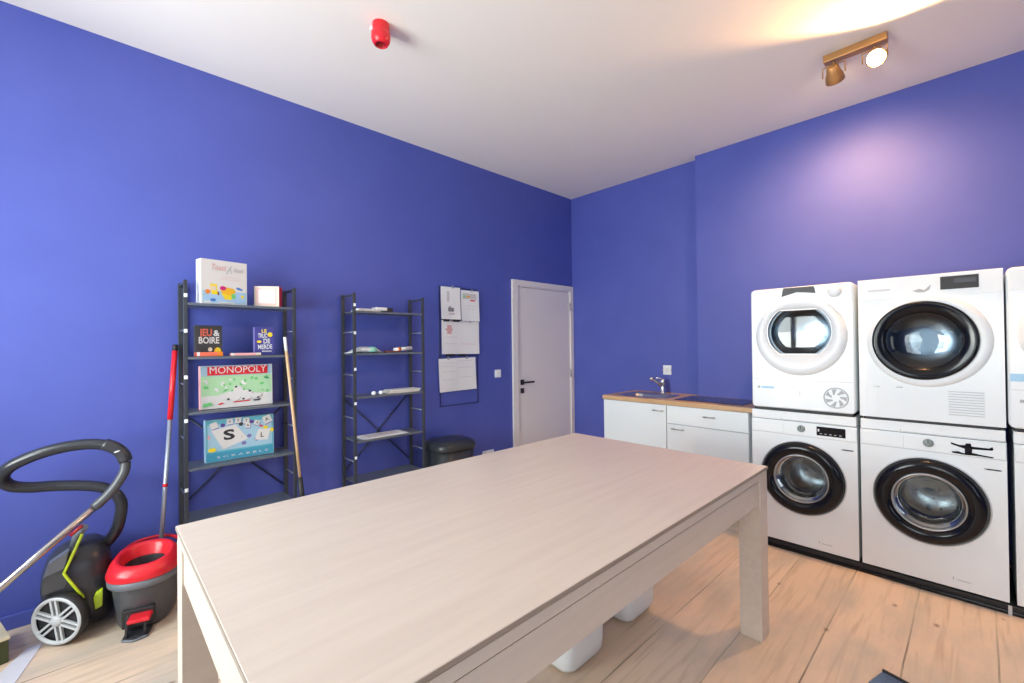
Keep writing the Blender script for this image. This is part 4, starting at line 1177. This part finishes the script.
# ------------------------------------------------------------------ mop bucket
def bucket():
    ang = math.radians(74)
    t = thing('mop_bucket', 'oval dark grey mop bucket with red wringer top and red pedal', 'mop bucket', (0.205, 3.100, 0), ang)
    def ov(a, b_, z, dx=0, dz=0, n=44, e=2.3):
        pts = []
        for k in range(n):
            q = 2 * PI * k / n; c, s_ = math.cos(q), math.sin(q)
            x = a * math.copysign(abs(c) ** (2 / e), c); y = b_ * math.copysign(abs(s_) ** (2 / e), s_)
            pts.append((x + dx, y, z + dz * x))
        return pts
    b = MB().use(MDG)
    b.ring_loft([ov(0.155, 0.108, 0.004), ov(0.165, 0.118, 0.02), ov(0.200, 0.142, 0.235), ov(0.200, 0.142, 0.245), ov(0.186, 0.128, 0.245), ov(0.150, 0.10, 0.03)], True, True)
    b.build('pail', t)
    r = MB().use(MMG)
    r.ring_loft([ov(0.205, 0.147, 0.226), ov(0.217, 0.158, 0.232), ov(0.219, 0.160, 0.262), ov(0.211, 0.152, 0.268), ov(0.195, 0.136, 0.262)], False, False)
    r.build('rim', t)
    # red wringer, a sloping collar over the near end
    w_ = MB().use(MRED)
    dx = -0.055
    w_.ring_loft([ov(0.160, 0.152, 0.272, dx, 0.03), ov(0.163, 0.154, 0.288, dx, 0.10), ov(0.150, 0.142, 0.325, dx, 0.14), ov(0.128, 0.122, 0.350, dx, 0.16), ov(0.115, 0.110, 0.353, dx, 0.16), ov(0.105, 0.100, 0.340, dx, 0.14), ov(0.090, 0.085, 0.300, dx, 0.05)], False, False)
    wo = w_.build('wringer', t)
    bk = MB().use(MDG2)
    bk.ring_loft([ov(0.104, 0.098, 0.335, dx, 0.14), ov(0.085, 0.080, 0.27, dx), ov(0.06, 0.05, 0.12, dx)], False, True); bk.build('basket', wo)
    hd = MB().use(MRED)
    hd.tube([(0.02, 0.145, 0.28), (0.09, 0.140, 0.315), (0.17, 0.09, 0.335), (0.200, 0.0, 0.34), (0.17, -0.085, 0.335), (0.09, -0.135, 0.315), (0.02, -0.145, 0.28)], 0.009, 10, smooth_path=6)
    hd.build('carrying_handle', t)
    # pedal at the near end
    pf = MB().use(MBLACKM)
    pf.box(-0.193, -0.14, -0.065, 0.065, 0.035, 0.125, 0.006); pf.build('pedal_recess', t)
    pd = MB().use(MRED)
    pd.box(-0.258, -0.172, -0.062, 0.030, 0.082, 0.104, 0.009); pd.build('pedal', t)
    pm = MB().use(MDG2)
    pm.box(-0.245, -0.15, -0.052, 0.052, 0.002, 0.012, 0.003)
    pm.tube([(-0.235, -0.035, 0.01), (-0.205, -0.035, 0.09)], 0.006, 8).tube([(-0.235, 0.035, 0.01), (-0.185, 0.04, 0.10), (-0.17, 0.045, 0.125)], 0.008, 8)
    pm.use(MMG).tube([(-0.24, -0.05, 0.006), (-0.262, 0.0, 0.006), (-0.24, 0.05, 0.006)], 0.006, 8, smooth_path=5)
    pm.build('pedal_frame', t)
bucket()
def mop():
    t = thing('mop', 'spin mop with red and grey pole standing in the bucket', 'mop', (0, 0, 0))
    a, c = Vector((0.357, 3.375, 1.455)), Vector((0.258, 3.208, 0.14))
    P_ = lambda k: a.lerp(c, k)
    MB().use(MBLACKM).cyl(P_(0), P_(0.028), 0.014, n=14).build('end_cap', t)
    tag(MB().use(MRED).cyl(P_(0.028), P_(0.34), 0.0145, n=14).build('grip', t), 'red upper pole')
    tag(MB().use(MALU).cyl(P_(0.34), P_(0.95), 0.0115, n=14).build('pole', t), 'grey lower pole')
    MB().use(MRED).cyl(P_(0.618), P_(0.632), 0.0125, n=14).build('band', t)
    MB().use(MBLACKM).cyl(P_(0.94), P_(1.0), 0.02, 0.032, n=18).build('mop_head', t)
mop()
def broom():
    t = thing('broom', 'wooden-handled broom leaning on the right front corner of the games shelves', 'broom', (0, 0, 0))
    a, c = Vector((0.919, 3.172, 1.501)), Vector((0.999, 3.142, 0.555))
    MB().use(MWPLAS).cyl(a, a.lerp(c, 0.10), 0.0095, n=14).build('handle_tip', t)
    tag(MB().use(MSTICK).cyl(a.lerp(c, 0.10), c, 0.0095, n=14).build('handle', t), 'beech-coloured stick')
    d = c + (c - a).normalized() * 0.25
    MB().use(MBLACKM).cyl(c, d, 0.016, 0.018, n=14).build('socket', t)
    sk = MB().use(MBLACKM).cyl(d, Vector((d.x + 0.022, d.y - 0.008, 0.10)), 0.012, n=12); sk.build('lower_pole', t)
    h = MB().use(MBLACKM).box(d.x - 0.03, d.x + 0.07, d.y - 0.13, d.y + 0.03, 0.08, 0.12, 0.01); h.build('head', t)
    br = MB().use(MDG).box(d.x - 0.024, d.x + 0.064, d.y - 0.125, d.y + 0.025, 0.0, 0.08, 0.004); br.build('bristles', t)
broom()

# ------------------------------------------------------------------ odds and ends on the floor
def crate():
    t = thing('storage_box', 'dark green box with pale top at the lower left edge of the picture', 'box', (-0.415, 3.155, 0), math.radians(14))
    MB().use(mat('olive_card', (0.055, 0.065, 0.018), 0.7)).box(-0.10, 0.10, -0.11, 0.11, 0, 0.105, 0.003).build('box_body', t)
    MB().use(mat('pale_wood_lid', (0.70, 0.62, 0.42), 0.6)).box(-0.104, 0.104, -0.114, 0.114, 0.105, 0.118, 0.002).build('lid', t)
crate()
film = mat('thin_plastic_sheet', (0.74, 0.74, 0.80), 0.25)
o = MB().use(film).prism([(-0.03, 0.03, 0), (0.135, 0.41, 0), (0.185, 0.40, 0), (0.09, -0.02, 0)], (0, 0, 0.003)).build('plastic_strip')
o.location = (-0.375, 2.74, 0.0); o.rotation_euler = (0, 0, 0.0)
tag(o, 'pale translucent plastic strip lying on the boards beside the green box', 'plastic strip')
def floor_box():
    t = thing('floor_socket', 'small dark metal floor socket box at the bottom edge of the picture', 'floor socket', (2.385, 0.262, 0), math.radians(-16))
    MB().use(mat('blued_metal', (0.16, 0.22, 0.34), 0.25, 0.7)).box(-0.065, 0.065, -0.045, 0.045, 0, 0.010, 0.003).build('lid', t)
    MB().use(MBLACKM).box(0.058, 0.068, -0.048, 0.048, 0, 0.016, 0.002).build('hinge_edge', t)
floor_box()

# ------------------------------------------------------------------ ceiling things
def alarm():
    t = thing('fire_alarm_sounder', 'red fire alarm sounder on the white ceiling', 'fire alarm', (1.165, 2.265, ZC))
    b = MB().use(MRED).lathe([(0.046, 0.0), (0.047, -0.045), (0.045, -0.05)], (0, 0, 0), 'Z', 36, cap1=True); b.build('base', t)
    h = MB().use(MRED)
    h.lathe([(0.046, -0.045), (0.052, -0.052), (0.053, -0.075), (0.050, -0.095), (0.040, -0.112), (0.032, -0.118), (0.028, -0.112)], (0, 0, 0), 'Z', 36); h.build('horn', t)
    MB().use(MREDD).lathe([(0.029, -0.113), (0.020, -0.104), (0.001, -0.102)], (0, 0, 0), 'Z', 24).build('grille', t)
    MB().use(MWPLAS).box(-0.054, -0.040, 0.004, 0.028, -0.046, -0.026, 0.003).build('cable_gland', t)
alarm()
LCOL = (1.0, 0.52, 0.20)
def lamp():
    t = thing('ceiling_spotlight', 'two-headed bronze spotlight bar on the ceiling above the machines', 'spotlight', (3.37, 0.478, ZC))
    MB().use(MBRASS).box(-0.03, 0.03, -0.155, 0.155, -0.045, 0.0, 0.004).build('bar', t)
    def head(y, aim, lit):
        pos = Vector((0, y, -0.125)); aim = Vector(aim).normalized()
        q = aim.to_track_quat('-Z', 'Y').to_matrix().to_4x4()
        xf = Matrix.Translation(pos) @ q
        b = MB().use(MBRASS)
        prof = [(0.001, 0.058), (0.024, 0.056), (0.031, 0.048), (0.036, 0.02), (0.047, -0.01), (0.051, -0.045), (0.048, -0.047), (0.043, -0.035)]
        rings = [[xf @ Vector((r * math.cos(2 * PI * k / 28), r * math.sin(2 * PI * k / 28), z)) for k in range(28)] for r, z in prof]
        b.ring_loft(rings, True, False)
        h = b.build('lamp_head', t)
        g = MB().use(MBULB)
        g.ring_loft([[xf @ Vector((r * math.cos(2 * PI * k / 24), r * math.sin(2 * PI * k / 24), z)) for k in range(24)] for r, z in ((0.044, -0.038), (0.02, -0.043), (0.001, -0.044))], False, False)
        g.build('bulb', h)
        y_ = MB().use(MBRASS)
        y_.tube([(0, y, -0.045), (0, y, -0.062)], 0.007, 10)
        for s_ in (-1, 1):
            y_.tube([(0, y, -0.062), (0, y + s_ * 0.058, -0.068), (0, y + s_ * 0.058, -0.13)], 0.004, 8)
        y_.build('yoke', t)
    head(0.105, (0.80, -0.02, -0.62), True)
    head(-0.095, (-0.84, -0.25, -0.36), True)
    # the light the two lamps give
    a1 = Vector((0.80, -0.02, -0.62)).normalized(); p1 = Vector((3.37, 0.583, ZC - 0.125)) + a1 * 0.055
    spot('spotlight_wall', p1, p1 + Vector((0.52, 0.04, -0.82)), 92, 138, 1.0, LCOL, 0.03)
    a2 = Vector((-0.84, -0.25, -0.36)).normalized(); p2 = Vector((3.37, 0.383, ZC - 0.125)) + a2 * 0.055
    spot('spotlight_room', p2, p2 + a2, 72, 164, 0.3, LCOL, 0.03)
lamp()
